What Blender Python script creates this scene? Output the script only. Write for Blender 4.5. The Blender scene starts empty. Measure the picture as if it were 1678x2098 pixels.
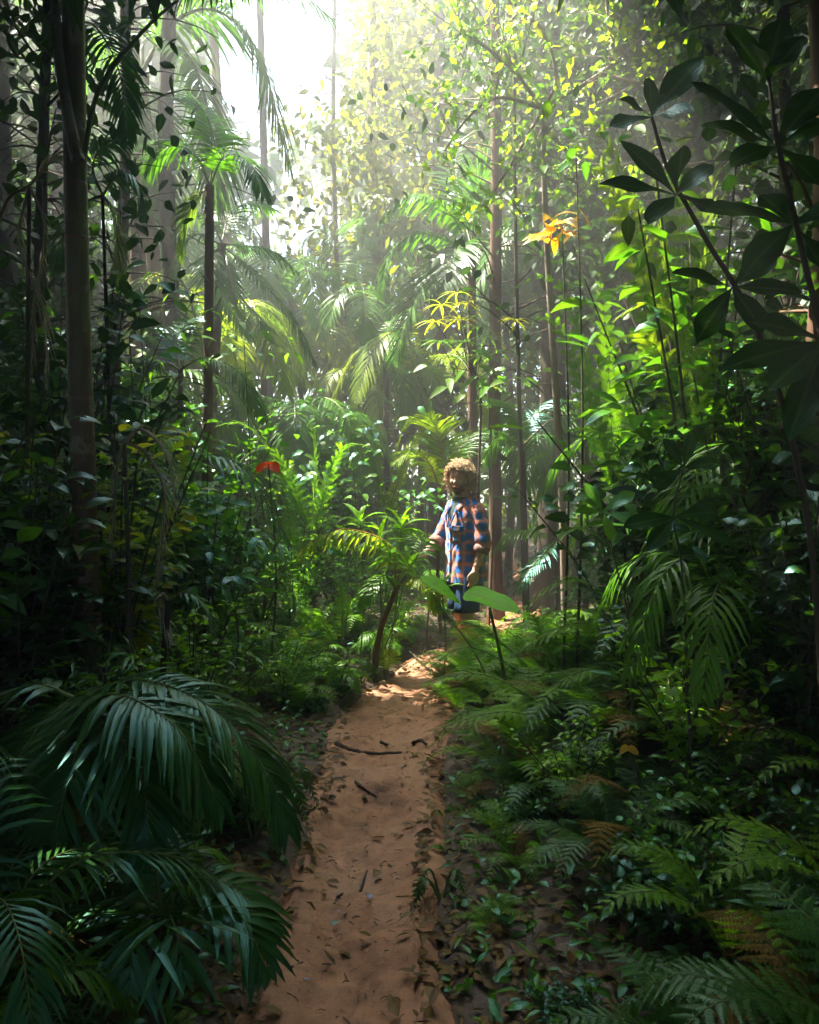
import bpy, math, random
import numpy as np
from mathutils import Vector, noise

# ------------------------------------------------------------------ camera, sky, sun, exposure
scene = bpy.context.scene
col = scene.collection
FPX, HZ, CX, CAMZ = 1600.0, 1000.0, 839.0, 1.55
cam_d = bpy.data.cameras.new('camera'); cam = bpy.data.objects.new('camera', cam_d); col.objects.link(cam)
cam_d.sensor_fit = 'VERTICAL'; cam_d.sensor_height = 36; cam_d.lens = 36 * FPX / 2098
cam_d.shift_y = -(1049 - HZ) / 2098
cam_d.clip_start = 0.05; cam_d.clip_end = 2000
cam.location = (0, 0, CAMZ); cam.rotation_euler = (math.pi / 2, 0, 0)
scene.camera = cam

SUN_AZ = math.radians(-65.0)          # left of the view direction
SUN_EL = math.radians(62.0)
world = bpy.data.worlds.new('World'); scene.world = world; world.use_nodes = True
wn = world.node_tree.nodes
sky = wn.new('ShaderNodeTexSky'); sky.sky_type = 'NISHITA'; sky.sun_disc = False
sky.sun_elevation = SUN_EL; sky.sun_rotation = SUN_AZ
world.node_tree.links.new(sky.outputs[0], wn['Background'].inputs[0])
wn['Background'].inputs[1].default_value = 0.10
SUN_DIR = Vector((math.sin(SUN_AZ) * math.cos(SUN_EL), math.cos(SUN_AZ) * math.cos(SUN_EL), math.sin(SUN_EL)))
sun_d = bpy.data.lights.new('sun', 'SUN'); sun = bpy.data.objects.new('sun', sun_d); col.objects.link(sun)
sun_d.energy = 5.0; sun_d.angle = math.radians(0.5); sun_d.color = (1.0, 0.93, 0.80)
sun.rotation_euler = (-SUN_DIR).to_track_quat('-Z', 'Y').to_euler(); sun.location = (0, 0, 40)
scene.view_settings.view_transform = 'Standard'; scene.view_settings.look = 'None'
scene.view_settings.exposure = 3.65; scene.view_settings.gamma = 1.0
scene.cycles.max_bounces = 8; scene.cycles.diffuse_bounces = 3; scene.cycles.transmission_bounces = 4
scene.cycles.volume_bounces = 0; scene.cycles.glossy_bounces = 2; scene.cycles.transparent_max_bounces = 4
scene.cycles.sample_clamp_indirect = 6.0
scene.cycles.caustics_reflective = False; scene.cycles.caustics_refractive = False

rnd = random.Random(7)
rng = np.random.default_rng(11)

def at(px, py, Y):
    """point seen at photo pixel (px, py) at distance Y"""
    return Vector(((px - CX) * Y / FPX, Y, CAMZ - (py - HZ) * Y / FPX))

# ------------------------------------------------------------------ terrain
PATH = [(-2, -.30, .34), (0, -.26, .28), (2.26, -.21, .265), (2.92, -.22, .27), (3.54, -.16, .27), (4.13, -.17, .29), (4.96, -.11, .33),
        (5.5, -.04, .36), (6.2, .13, .31), (6.9, .38, .33), (8.0, .80, .28), (9.5, 1.35, .24), (11, 1.75, .22), (14, 2.1, .2), (30, 3, .2)]
PY_ = np.array([p[0] for p in PATH]); PC_ = np.array([p[1] for p in PATH]); PW_ = np.array([p[2] for p in PATH])
def path_c(y): return np.interp(y, PY_, PC_)
def path_w(y): return np.interp(y, PY_, PW_)
def vnoise(x, y, s, seed=0.0):
    return noise.noise(Vector((x * s + seed, y * s - seed * .7, seed * 1.3)))
def ground_z(x, y):
    d = abs(x - path_c(y)) - path_w(y)
    n = vnoise(x, y, .8, 3) * .5 + vnoise(x, y, 2.6, 9) * .25 + vnoise(x, y, 7.0, 4) * .12 + vnoise(x, y, 17., 8) * .05
    b = min(max((d + .10) / 2.2, 0), 1); b = b * b * (3 - 2 * b)
    side = .42 if x > path_c(y) else .34
    edge = min(max((d + .12) / .3, 0), 1); edge = edge * edge * (3 - 2 * edge)
    far = max(0, abs(x) - 3) * .05
    return -.05 + edge * .085 + side * b + n * (.05 + .12 * edge) + far

# ------------------------------------------------------------------ mesh building
class G:
    def __init__(s): s.v = []; s.f = []; s.uv = []; s.m = []; s.n = 0
    def add(s, V, F, UV=None, mat=0):
        V = np.asarray(V, float).reshape(-1, 3); F = np.asarray(F, int).reshape(-1, 4)
        s.v.append(V); s.f.append(F + s.n); s.n += len(V)
        s.uv.append(np.zeros((len(F) * 4, 2)) if UV is None else np.asarray(UV, float).reshape(-1, 2)[F.ravel()])
        s.m.append(np.full(len(F), mat, int))
    def mesh(s, name, mats, smooth=True):
        V = np.concatenate(s.v); F = np.concatenate(s.f); UV = np.concatenate(s.uv); M = np.concatenate(s.m)
        me = bpy.data.meshes.new(name)
        me.vertices.add(len(V)); me.vertices.foreach_set('co', V.ravel())
        me.loops.add(len(F) * 4); me.loops.foreach_set('vertex_index', F.ravel().astype(np.int32))
        me.polygons.add(len(F)); me.polygons.foreach_set('loop_start', np.arange(len(F), dtype=np.int32) * 4)
        me.polygons.foreach_set('loop_total', np.full(len(F), 4, np.int32))
        me.polygons.foreach_set('material_index', M.astype(np.int32))
        me.polygons.foreach_set('use_smooth', np.full(len(F), smooth))
        uvl = me.uv_layers.new(name='UVMap'); uvl.data.foreach_set('uv', UV.ravel())
        for m in mats: me.materials.append(m)
        me.update(calc_edges=True)
        return me
    def obj(s, name, mats, parent=None, loc=None, smooth=True):
        o = bpy.data.objects.new(name, s.mesh(name, mats, smooth)); col.objects.link(o)
        if loc is not None: o.location = loc
        if parent is not None: o.parent = parent
        return o

def nrm(a): return a / np.maximum(np.linalg.norm(a, axis=-1, keepdims=True), 1e-9)
PROF = {'palm': lambda t: np.minimum(1, (t + .04) * 6) * (1 - t ** 2.2) * .98 + .02,
        'lance': lambda t: np.sin(np.pi * np.clip(t, 0, 1) ** .8) * .97 + .03,
        'ovate': lambda t: np.sin(np.pi * np.clip(t, 0, 1) ** .62) ** .8 * .97 + .02,
        'obov': lambda t: np.sin(np.pi * np.clip(t, 0, 1) ** 1.5) ** .85 * .97 + .03,
        'pinn': lambda t: (1 - t ** 1.6) * .95 + .05}
def blades(g, P, D, N, L, W, droop=0.0, fold=.15, prof='palm', segs=4, mat=0, wav=0.0):
    P = np.asarray(P, float).reshape(-1, 3); n = len(P)
    if n == 0: return
    D = nrm(np.broadcast_to(np.asarray(D, float), (n, 3))); N = np.broadcast_to(np.asarray(N, float), (n, 3))
    L = np.broadcast_to(np.asarray(L, float), (n,)); W = np.broadcast_to(np.asarray(W, float), (n,))
    dr = np.broadcast_to(np.asarray(droop, float), (n,))
    t = np.linspace(0, 1, segs + 1)
    g0 = np.array([0, 0, -1.0])
    T = D[:, None] + g0 * (2 * dr[:, None, None] * t[None, :, None])
    T = nrm(T)
    step = (L / segs)[:, None, None]
    C = P[:, None] + np.concatenate([np.zeros((n, 1, 3)), np.cumsum((T[:, :-1] + T[:, 1:]) * .5 * step, axis=1)], axis=1)
    S = nrm(np.cross(T, N[:, None]) + 1e-6)
    n2 = np.cross(S, T)
    w = (W[:, None] * PROF[prof](t)[None])[..., None] * .5
    if wav: n2w = n2 * (wav * np.sin(t * 9 + rng.random((n, 1)) * 6)[..., None] * w)
    else: n2w = 0
    V = np.stack([C + S * w + n2 * fold * w + n2w, C, C - S * w + n2 * fold * w - n2w], axis=2)
    k = segs + 1
    idx = np.arange(n * k * 3).reshape(n, k, 3)
    F = np.stack([np.stack([idx[:, :-1, c], idx[:, 1:, c], idx[:, 1:, c + 1], idx[:, :-1, c + 1]], -1) for c in (0, 1)], 2)
    UV = np.zeros((n, k, 3, 2)); UV[..., 0] = np.array([0, .5, 1]); UV[..., 1] = t[None, :, None]
    g.add(V, F, UV, mat)

def tube(g, pts, rad, sides=8, mat=0, lump=0.0):
    P = np.asarray([tuple(p) for p in pts], float); n = len(P)
    R = np.broadcast_to(np.asarray(rad, float), (n,)) if np.ndim(rad) else np.full(n, float(rad))
    T = nrm(np.gradient(P, axis=0))
    ref = np.array([1.0, 0.13, 0.07]) if abs(T[0][0]) < .8 else np.array([0.1, 1.0, 0.05])
    A = nrm(np.cross(T, ref)); B = np.cross(T, A)
    a = np.linspace(0, 2 * np.pi, sides + 1)
    rr = R[:, None]
    if lump: rr = rr * (1 + lump * (rng.random((n, 1)) - .5) + lump * .4 * np.sin(a * 3 + rng.random() * 6)[None])
    V = P[:, None] + rr[..., None] * (A[:, None] * np.cos(a)[None, :, None] + B[:, None] * np.sin(a)[None, :, None])
    idx = np.arange(n * (sides + 1)).reshape(n, sides + 1)
    F = np.stack([idx[:-1, :-1], idx[:-1, 1:], idx[1:, 1:], idx[1:, :-1]], -1)
    d = np.concatenate([[0], np.cumsum(np.linalg.norm(np.diff(P, axis=0), axis=1))])
    UV = np.zeros((n, sides + 1, 2)); UV[..., 0] = a / (2 * np.pi); UV[..., 1] = d[:, None]
    g.add(V, F, UV, mat)

def spline(pts, n):
    P = np.asarray([tuple(p) for p in pts], float)
    if len(P) == 2: return P[0] + (P[1] - P[0]) * np.linspace(0, 1, n)[:, None]
    Q = np.vstack([2 * P[0] - P[1], P, 2 * P[-1] - P[-2]])
    u = np.linspace(0, len(P) - 1 - 1e-6, n); i = u.astype(int); f = (u - i)[:, None]
    p0, p1, p2, p3 = Q[i], Q[i + 1], Q[i + 2], Q[i + 3]
    return .5 * ((2 * p1) + (-p0 + p2) * f + (2 * p0 - 5 * p1 + 4 * p2 - p3) * f ** 2 + (-p0 + 3 * p1 - 3 * p2 + p3) * f ** 3)

def resample(P, n):
    d = np.concatenate([[0], np.cumsum(np.linalg.norm(np.diff(P, axis=0), axis=1))]); s = np.linspace(0, d[-1], n)
    return np.stack([np.interp(s, d, P[:, k]) for k in range(3)], 1), d[-1]

def palm_frond(g, pts, llen, n=44, w=.03, t0=.12, droop=.5, rr=.012, lift=.25, ang=(65, 30), missing=.03, segs=4, prof='palm', spread=1.0):
    """feather frond: a rachis along pts, folded leaflets both sides. mat 0 = leaflet, 1 = rachis"""
    R, L = resample(spline(pts, 60), 28)
    tube(g, R, np.linspace(rr, rr * .18, 28), 5, 1)
    T = nrm(np.gradient(R, axis=0))
    up = np.array([0, 0, 1.0])
    Sd = np.cross(T, up); 
    bad = np.linalg.norm(Sd, axis=1) < .25
    base = nrm(np.mean(Sd[~bad], axis=0)) if (~bad).any() else np.array([1.0, 0, 0])
    Sd = nrm(np.where(bad[:, None], base, Sd)); 
    for k in range(1, len(Sd)):
        if np.dot(Sd[k], Sd[k - 1]) < 0: Sd[k] = -Sd[k]
        Sd[k] = nrm(Sd[k] * .5 + Sd[k - 1] * .5)
    Nn = nrm(np.cross(Sd, T)); 
    if Nn[:, 2].sum() < 0: Nn = -Nn
    tt = np.linspace(t0, .995, n); fi = tt * 27; i0 = np.minimum(fi.astype(int), 26); fr = (fi - i0)[:, None]
    ip = lambda A: A[i0] * (1 - fr) + A[i0 + 1] * fr
    p, T_, S_, N_ = ip(R), nrm(ip(T)), nrm(ip(Sd)), nrm(ip(Nn))
    u = (tt - t0) / (1 - t0)
    ll = llen * (np.sin(np.pi * (u * .78 + .16)) ** .8) 
    an = np.radians(ang[0] + (ang[1] - ang[0]) * u)
    for sgn in (-1, 1):
        keep = rng.random(n) > missing
        jit = rng.normal(0, .06, (n, 3))
        D = T_ * np.cos(an)[:, None] + sgn * S_ * (np.sin(an) * spread)[:, None] + N_ * (lift * (1 - u))[:, None] + jit
        blades(g, p[keep], D[keep], N_[keep], (ll * rng.uniform(.88, 1.08, n))[keep], w, droop * rng.uniform(.7, 1.3, n)[keep], .25, prof, segs)

def fern_frond(g, pts, plen, n=22, dens=11, w=.5, t0=.16, droop=.12, rr=.004, mat=0):
    """twice-divided fern frond"""
    R, L = resample(spline(pts, 40), 24)
    tube(g, R, np.linspace(rr, rr * .2, 24), 4, 1)
    T = nrm(np.gradient(R, axis=0)); up = np.array([0, 0, 1.0])
    Sd = nrm(np.cross(T, up) + 1e-5); Nn = nrm(np.cross(Sd, T))
    Nn = np.where(Nn[:, 2:3] < 0, -Nn, Nn)
    tt = np.linspace(t0, .99, n); fi = tt * 23; i0 = np.minimum(fi.astype(int), 22); fr = (fi - i0)[:, None]
    ip = lambda A: A[i0] * (1 - fr) + A[i0 + 1] * fr
    p, T_, S_, N_ = ip(R), nrm(ip(T)), nrm(ip(Sd)), nrm(ip(Nn))
    u = (tt - t0) / (1 - t0)
    ll = plen * np.minimum(1, .55 + u * 2.2) * (1 - u ** 1.5) + plen * .05
    for sgn in (-1, 1):
        a = np.radians(72 - 22 * u)
        D = nrm(T_ * np.cos(a)[:, None] + sgn * S_ * np.sin(a)[:, None] + rng.normal(0, .05, (n, 3)))
        gap = L * (tt[1] - tt[0])
        q = (np.arange(dens) + .5) / dens
        base = p[:, None] + D[:, None] * (ll[:, None] * q)[..., None] + np.array([0, 0, -1.]) * (droop * ll[:, None] * q ** 2)[..., None]
        Dd = nrm(D[:, None] + np.array([0, 0, -1.]) * (2 * droop * q)[None, :, None])
        pl = (gap * .62 * (1 - q ** 1.4) * .95 + gap * .1)[None, :] * np.minimum(1, ll / plen * 1.4)[:, None]
        sw = (ll / dens * 1.15)[:, None] * np.ones(dens)
        Sx = nrm(np.cross(Dd, N_[:, None] * np.ones((1, dens, 1))))
        for s2 in (-1, 1):
            DD = nrm(Sx * s2 + Dd * .45)
            blades(g, base.reshape(-1, 3), DD.reshape(-1, 3), np.repeat(N_, dens, 0), pl.ravel(), sw.ravel(), .25, .1, 'pinn', 2, mat)

def leafy_stem(g, pts, nl, L, W, prof='ovate', r=.006, t0=.25, mat=0, smat=1, droop=.35, segs=4, fold=.18, up=.35, spread=1.0, tip=True):
    P, Ln = resample(spline(pts, 24), 16)
    tube(g, P, np.linspace(r, r * .4, 16), 5, smat)
    T = nrm(np.gradient(P, axis=0))
    tt = np.linspace(t0, 1, nl) ; i0 = np.minimum((tt * 15).astype(int), 15)
    az = np.arange(nl) * 2.4 + rng.random() * 6
    Tn = T[i0]; A = nrm(np.cross(Tn, [0.3, .2, 1.0])); B = np.cross(Tn, A)
    D = nrm((A * np.cos(az)[:, None] + B * np.sin(az)[:, None]) * spread + Tn * .35 + np.array([0, 0, up]) + rng.normal(0, .15, (nl, 3)))
    N = nrm(np.array([0, 0, 1.0]) + rng.normal(0, .35, (nl, 3)))
    base = P[i0] + D * L * .12
    blades(g, base, D, N, L * rng.uniform(.6, 1.15, nl), W * rng.uniform(.75, 1.15, nl), droop * rng.uniform(.4, 1.5, nl), fold, prof, segs, mat, .12)

# ------------------------------------------------------------------ materials
def new_mat(name):
    m = bpy.data.materials.new(name); m.use_nodes = True
    nt = m.node_tree; nt.nodes.clear(); out = nt.nodes.new('ShaderNodeOutputMaterial')
    return m, nt, nt.nodes, nt.links, out
def ramp(nodes, stops):
    r = nodes.new('ShaderNodeValToRGB'); e = r.color_ramp.elements
    while len(e) < len(stops): e.new(.5)
    for i, (p, c) in enumerate(stops): e[i].position = p; e[i].color = (*c, 1)
    return r
def leaf_mat(name, cols, trans=.45, rough=.42, spec=.32, vein=.18, tint=(1.25, 1.2, .5), spots=0.0):
    m, nt, N, L, out = new_mat(name)
    geo = N.new('ShaderNodeNewGeometry'); oi = N.new('ShaderNodeObjectInfo'); tc = N.new('ShaderNodeTexCoord')
    nz = N.new('ShaderNodeTexNoise'); nz.inputs['Scale'].default_value = 1.3; nz.inputs['Detail'].default_value = 3
    L.new(geo.outputs['Position'], nz.inputs['Vector'])
    a = N.new('ShaderNodeMath'); a.operation = 'MULTIPLY_ADD'; a.inputs[1].default_value = .45; L.new(geo.outputs['Random Per Island'], a.inputs[0])
    b = N.new('ShaderNodeMath'); b.operation = 'MULTIPLY_ADD'; b.inputs[1].default_value = .3; L.new(oi.outputs['Random'], b.inputs[0]); 
    c = N.new('ShaderNodeMath'); c.operation = 'MULTIPLY_ADD'; c.inputs[1].default_value = .9; c.inputs[2].default_value = -.33; L.new(nz.outputs['Fac'], c.inputs[0])
    L.new(c.outputs[0], b.inputs[2]); L.new(b.outputs[0], a.inputs[2])
    cols = [(c_[0], c_[1], c_[2] * .3) for c_ in cols] if name not in ('dead_leaf', 'blue_green_leaf', 'blue_grey_leaf') else cols
    k = len(cols); rp = ramp(N, [(i / max(1, k - 1), cc) for i, cc in enumerate(cols)]); L.new(a.outputs[0], rp.inputs[0])
    # paler midrib, from the blade's own UV
    sep = N.new('ShaderNodeSeparateXYZ'); L.new(tc.outputs['UV'], sep.inputs[0])
    s1 = N.new('ShaderNodeMath'); s1.operation = 'SUBTRACT'; s1.inputs[1].default_value = .5; L.new(sep.outputs[0], s1.inputs[0])
    s2 = N.new('ShaderNodeMath'); s2.operation = 'ABSOLUTE'; L.new(s1.outputs[0], s2.inputs[0])
    s3 = N.new('ShaderNodeMapRange'); s3.inputs[1].default_value = .0; s3.inputs[2].default_value = .09; s3.inputs[3].default_value = vein; s3.inputs[4].default_value = 0; L.new(s2.outputs[0], s3.inputs[0])
    mx = N.new('ShaderNodeMixRGB'); mx.inputs[2].default_value = (.30, .36, .12, 1); L.new(s3.outputs[0], mx.inputs[0]); L.new(rp.outputs[0], mx.inputs[1])
    col_out = mx.outputs[0]
    if spots:
        n2 = N.new('ShaderNodeTexNoise'); n2.inputs['Scale'].default_value = 22; n2.inputs['Detail'].default_value = 4; L.new(geo.outputs['Position'], n2.inputs['Vector'])
        r2 = ramp(N, [(.60, (0, 0, 0)), (.68, (1, 1, 1))]); L.new(n2.outputs['Fac'], r2.inputs[0])
        m3 = N.new('ShaderNodeMath'); m3.operation = 'MULTIPLY'; m3.inputs[1].default_value = spots; L.new(r2.outputs[0], m3.inputs[0])
        mx2 = N.new('ShaderNodeMixRGB'); mx2.inputs[2].default_value = (.10, .07, .03, 1); L.new(m3.outputs[0], mx2.inputs[0]); L.new(col_out, mx2.inputs[1]); col_out = mx2.outputs[0]
    p = N.new('ShaderNodeBsdfPrincipled'); p.inputs['Roughness'].default_value = rough; p.inputs['Specular IOR Level'].default_value = spec
    if name in ('shaded_palm_leaf', 'shaded_fern_leaf', 'broad_leaf', 'shaded_broad_leaf'): p.inputs['Specular Tint'].default_value = (.35, .95, 1, 1) if 'fern' not in name else (.65, 1, .85, 1)  # cyan sky sheen put into the specular tint
    L.new(col_out, p.inputs['Base Color'])
    # lateral veins as a light bump
    wv = N.new('ShaderNodeTexWave'); wv.inputs['Scale'].default_value = 3.5; wv.inputs['Distortion'].default_value = 1.5; wv.bands_direction = 'DIAGONAL'
    L.new(tc.outputs['UV'], wv.inputs['Vector'])
    bp = N.new('ShaderNodeBump'); bp.inputs['Strength'].default_value = .12; bp.inputs['Distance'].default_value = .004; L.new(wv.outputs['Fac'], bp.inputs['Height']); L.new(bp.outputs[0], p.inputs['Normal'])
    if trans > 0:
        tr = N.new('ShaderNodeBsdfTranslucent'); tm = N.new('ShaderNodeMixRGB'); tm.blend_type = 'MULTIPLY'; tm.inputs[0].default_value = 1; tm.inputs[2].default_value = (*[x * 1.6 for x in tint], 1)
        L.new(col_out, tm.inputs[1]); L.new(tm.outputs[0], tr.inputs['Color'])
        ms = N.new('ShaderNodeMixShader'); ms.inputs[0].default_value = trans; L.new(p.outputs[0], ms.inputs[1]); L.new(tr.outputs[0], ms.inputs[2]); L.new(ms.outputs[0], out.inputs[0])
    else: L.new(p.outputs[0], out.inputs[0])
    return m
def solid_mat(name, stops, scale=6, rough=.8, stretch=(1, 1, 1), bump=.4, bdist=.01, detail=6, spec=.3, coord='Object', ramp_lo=.3, ramp_hi=.7):
    m, nt, N, L, out = new_mat(name)
    tc = N.new('ShaderNodeTexCoord'); mp = N.new('ShaderNodeMapping'); mp.inputs['Scale'].default_value = stretch; L.new(tc.outputs[coord], mp.inputs[0])
    nz = N.new('ShaderNodeTexNoise'); nz.inputs['Scale'].default_value = scale; nz.inputs['Detail'].default_value = detail; nz.inputs['Roughness'].default_value = .62; L.new(mp.outputs[0], nz.inputs['Vector'])
    k = len(stops); rp = ramp(N, [(ramp_lo + (ramp_hi - ramp_lo) * i / max(1, k - 1), c) for i, c in enumerate(stops)]); L.new(nz.outputs['Fac'], rp.inputs[0])
    p = N.new('ShaderNodeBsdfPrincipled'); p.inputs['Roughness'].default_value = rough; p.inputs['Specular IOR Level'].default_value = spec
    L.new(rp.outputs[0], p.inputs['Base Color'])
    bp = N.new('ShaderNodeBump'); bp.inputs['Strength'].default_value = bump; bp.inputs['Distance'].default_value = bdist; L.new(nz.outputs['Fac'], bp.inputs['Height']); L.new(bp.outputs[0], p.inputs['Normal'])
    L.new(p.outputs[0], out.inputs[0])
    return m
M = {}
M['palm'] = leaf_mat('palm_leaf', [(.03, .10, .016), (.05, .16, .02), (.10, .24, .03)], .42, .36)
M['palm_yellow'] = leaf_mat('yellow_palm_leaf', [(.06, .15, .02), (.16, .24, .03), (.30, .33, .05)], .5, .4)
M['palm_shaded'] = leaf_mat('shaded_palm_leaf', [(.010, .045, .010), (.018, .075, .012), (.03, .10, .015)], .3, .34, .8, spots=.3)  # palm leaf darkened in colour to stand for bank shade
M['fern'] = leaf_mat('fern_leaf', [(.05, .15, .015), (.09, .23, .02), (.16, .32, .03)], .5, .45, .35, spots=.35)
M['fern_yellow'] = leaf_mat('yellow_fern_leaf', [(.08, .16, .015), (.15, .26, .02), (.27, .34, .03)], .55, .5, .3)
M['fern_shaded'] = leaf_mat('shaded_fern_leaf', [(.012, .05, .012), (.02, .08, .018), (.03, .11, .02)], .35, .4, .5)  # copy of the fern leaf with the gloom put into its greens
M['broad'] = leaf_mat('broad_leaf', [(.028, .10, .014), (.05, .165, .02), (.12, .25, .03)], .4, .3, .55, spots=.3)
M['broad_shaded'] = leaf_mat('shaded_broad_leaf', [(.008, .035, .008), (.014, .055, .010), (.022, .08, .014)], .25, .3, .5, spots=.3)  # broad leaf with shade put into its colour
M['broad_lime'] = leaf_mat('lime_broad_leaf', [(.07, .20, .02), (.12, .30, .02), (.2, .36, .03)], .5, .35, .5, spots=.25)
M['small_yellow'] = leaf_mat('small_yellow_green_leaf', [(.04, .12, .015), (.07, .18, .02), (.14, .25, .03), (.34, .32, .03)], .55, .45, .4)
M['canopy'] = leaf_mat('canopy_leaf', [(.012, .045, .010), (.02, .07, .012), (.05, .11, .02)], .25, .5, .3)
M['far'] = leaf_mat('sun_gold_far_leaf', [(.03, .07, .01), (.12, .16, .015), (.34, .26, .02)], .5, .5, .3)  # golden light between the far trunks put into the leaf yellow
M['orange'] = leaf_mat('orange_leaf', [(.40, .24, .03), (.50, .32, .03), (.48, .38, .06)], .45, .45, .4, tint=(1.1, .8, .4))
M['red'] = leaf_mat('red_leaf', [(.6, .06, .01), (.75, .12, .01)], .45, .45, .4, tint=(1.2, .6, .3))
M['dead'] = leaf_mat('dead_leaf', [(.18, .15, .13), (.30, .27, .25), (.45, .41, .38)], .15, .8, .15, vein=0)
M['litter'] = leaf_mat('litter_leaf', [(.03, .018, .012), (.07, .04, .02), (.13, .075, .035), (.22, .12, .05)], .1, .6, .3, vein=.1)
M['big_lime'] = leaf_mat('big_lime_leaf', [(.13, .50, .02), (.20, .60, .03)], .62, .45, .2, vein=.5, spots=.25)
M['rachis'] = solid_mat('green_stalk', [(.05, .09, .02), (.12, .15, .04)], 14, .5, (1, 1, .2))
M['rachis_brown'] = solid_mat('brown_stalk', [(.05, .03, .015), (.12, .07, .03)], 14, .6)
M['rachis_orange'] = solid_mat('orange_stalk', [(.30, .14, .03), (.40, .22, .05)], 14, .5)
M['twig'] = solid_mat('twig_bark', [(.035, .025, .018), (.09, .07, .05)], 20, .85, (1, 1, .3))
M['pale_twig'] = solid_mat('pale_twig_bark', [(.16, .12, .09), (.32, .26, .20)], 25, .8, (1, 1, .3))
M['bark'] = solid_mat('dark_bark', [(.02, .015, .01), (.06, .045, .03), (.10, .085, .06)], 9, .9, (1, 1, .18), .9, .03)
M['bark_brown'] = solid_mat('brown_bark', [(.06, .032, .02), (.13, .07, .04), (.20, .13, .08)], 9, .9, (1, 1, .15), .8, .02)
M['bark_pale'] = solid_mat('lichened_bark', [(.10, .07, .04), (.24, .18, .12), (.40, .34, .26)], 7, .9, (1, 1, .5), .6, .015)

def palm_trunk_mat():
    m, nt, N, L, out = new_mat('ringed_palm_trunk')
    tc = N.new('ShaderNodeTexCoord'); sep = N.new('ShaderNodeSeparateXYZ'); L.new(tc.outputs['UV'], sep.inputs[0])
    nz = N.new('ShaderNodeTexNoise'); nz.inputs['Scale'].default_value = 30; nz.inputs['Detail'].default_value = 6
    mp = N.new('ShaderNodeMapping'); mp.inputs['Scale'].default_value = (1, 1, .12); L.new(tc.outputs['Object'], mp.inputs[0]); L.new(mp.outputs[0], nz.inputs['Vector'])
    # leaf-scar rings every 25 cm
    dv = N.new('ShaderNodeMath'); dv.operation = 'DIVIDE'; dv.inputs[1].default_value = .26; L.new(sep.outputs[1], dv.inputs[0])
    fr = N.new('ShaderNodeMath'); fr.operation = 'FRACT'; L.new(dv.outputs[0], fr.inputs[0])
    rr = ramp(N, [(0, (1, 1, 1)), (.05, (1, 1, 1)), (.09, (0, 0, 0)), (1, (0, 0, 0))]); L.new(fr.outputs[0], rr.inputs[0])
    # colour with height: brown below, green crown shaft above
    so = N.new('ShaderNodeSeparateXYZ'); L.new(tc.outputs['Object'], so.inputs[0])
    mr = N.new('ShaderNodeMapRange'); mr.inputs[1].default_value = 1.5; mr.inputs[2].default_value = 2.3; L.new(so.outputs[2], mr.inputs[0])
    c1 = ramp(N, [(.3, (.05, .022, .012)), (.7, (.11, .05, .025))]); c2 = ramp(N, [(.3, (.06, .065, .02)), (.7, (.14, .14, .05))])
    L.new(nz.outputs['Fac'], c1.inputs[0]); L.new(nz.outputs['Fac'], c2.inputs[0])
    mx = N.new('ShaderNodeMixRGB'); L.new(mr.outputs[0], mx.inputs[0]); L.new(c1.outputs[0], mx.inputs[1]); L.new(c2.outputs[0], mx.inputs[2])
    m2 = N.new('ShaderNodeMixRGB'); L.new(rr.outputs[0], m2.inputs[0]); L.new(mx.outputs[0], m2.inputs[1]); m2.inputs[2].default_value = (.14, .08, .05, 1)
    p = N.new('ShaderNodeBsdfPrincipled'); p.inputs['Roughness'].default_value = .5; L.new(m2.outputs[0], p.inputs['Base Color'])
    bp = N.new('ShaderNodeBump'); bp.inputs['Strength'].default_value = .4; bp.inputs['Distance'].default_value = .01; L.new(rr.outputs[0], bp.inputs['Height'])
    b2 = N.new('ShaderNodeBump'); b2.inputs['Strength'].default_value = .7; b2.inputs['Distance'].default_value = .012; L.new(nz.outputs['Fac'], b2.inputs['Height']); L.new(bp.outputs[0], b2.inputs['Normal']); L.new(b2.outputs[0], p.inputs['Normal'])
    n3 = N.new('ShaderNodeTexNoise'); n3.inputs['Scale'].default_value = 5; n3.inputs['Detail'].default_value = 7; n3.inputs['Roughness'].default_value = .7; L.new(tc.outputs['Object'], n3.inputs['Vector'])
    r3 = ramp(N, [(.54, (0, 0, 0)), (.60, (1, 1, 1))]); L.new(n3.outputs['Fac'], r3.inputs[0])
    m3 = N.new('ShaderNodeMixRGB'); L.new(r3.outputs[0], m3.inputs[0]); L.new(m2.outputs[0], m3.inputs[1]); m3.inputs[2].default_value = (.20, .19, .13, 1); L.new(m3.outputs[0], p.inputs['Base Color'])
    L.new(p.outputs[0], out.inputs[0]); return m
M['palm_trunk'] = palm_trunk_mat()

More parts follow.
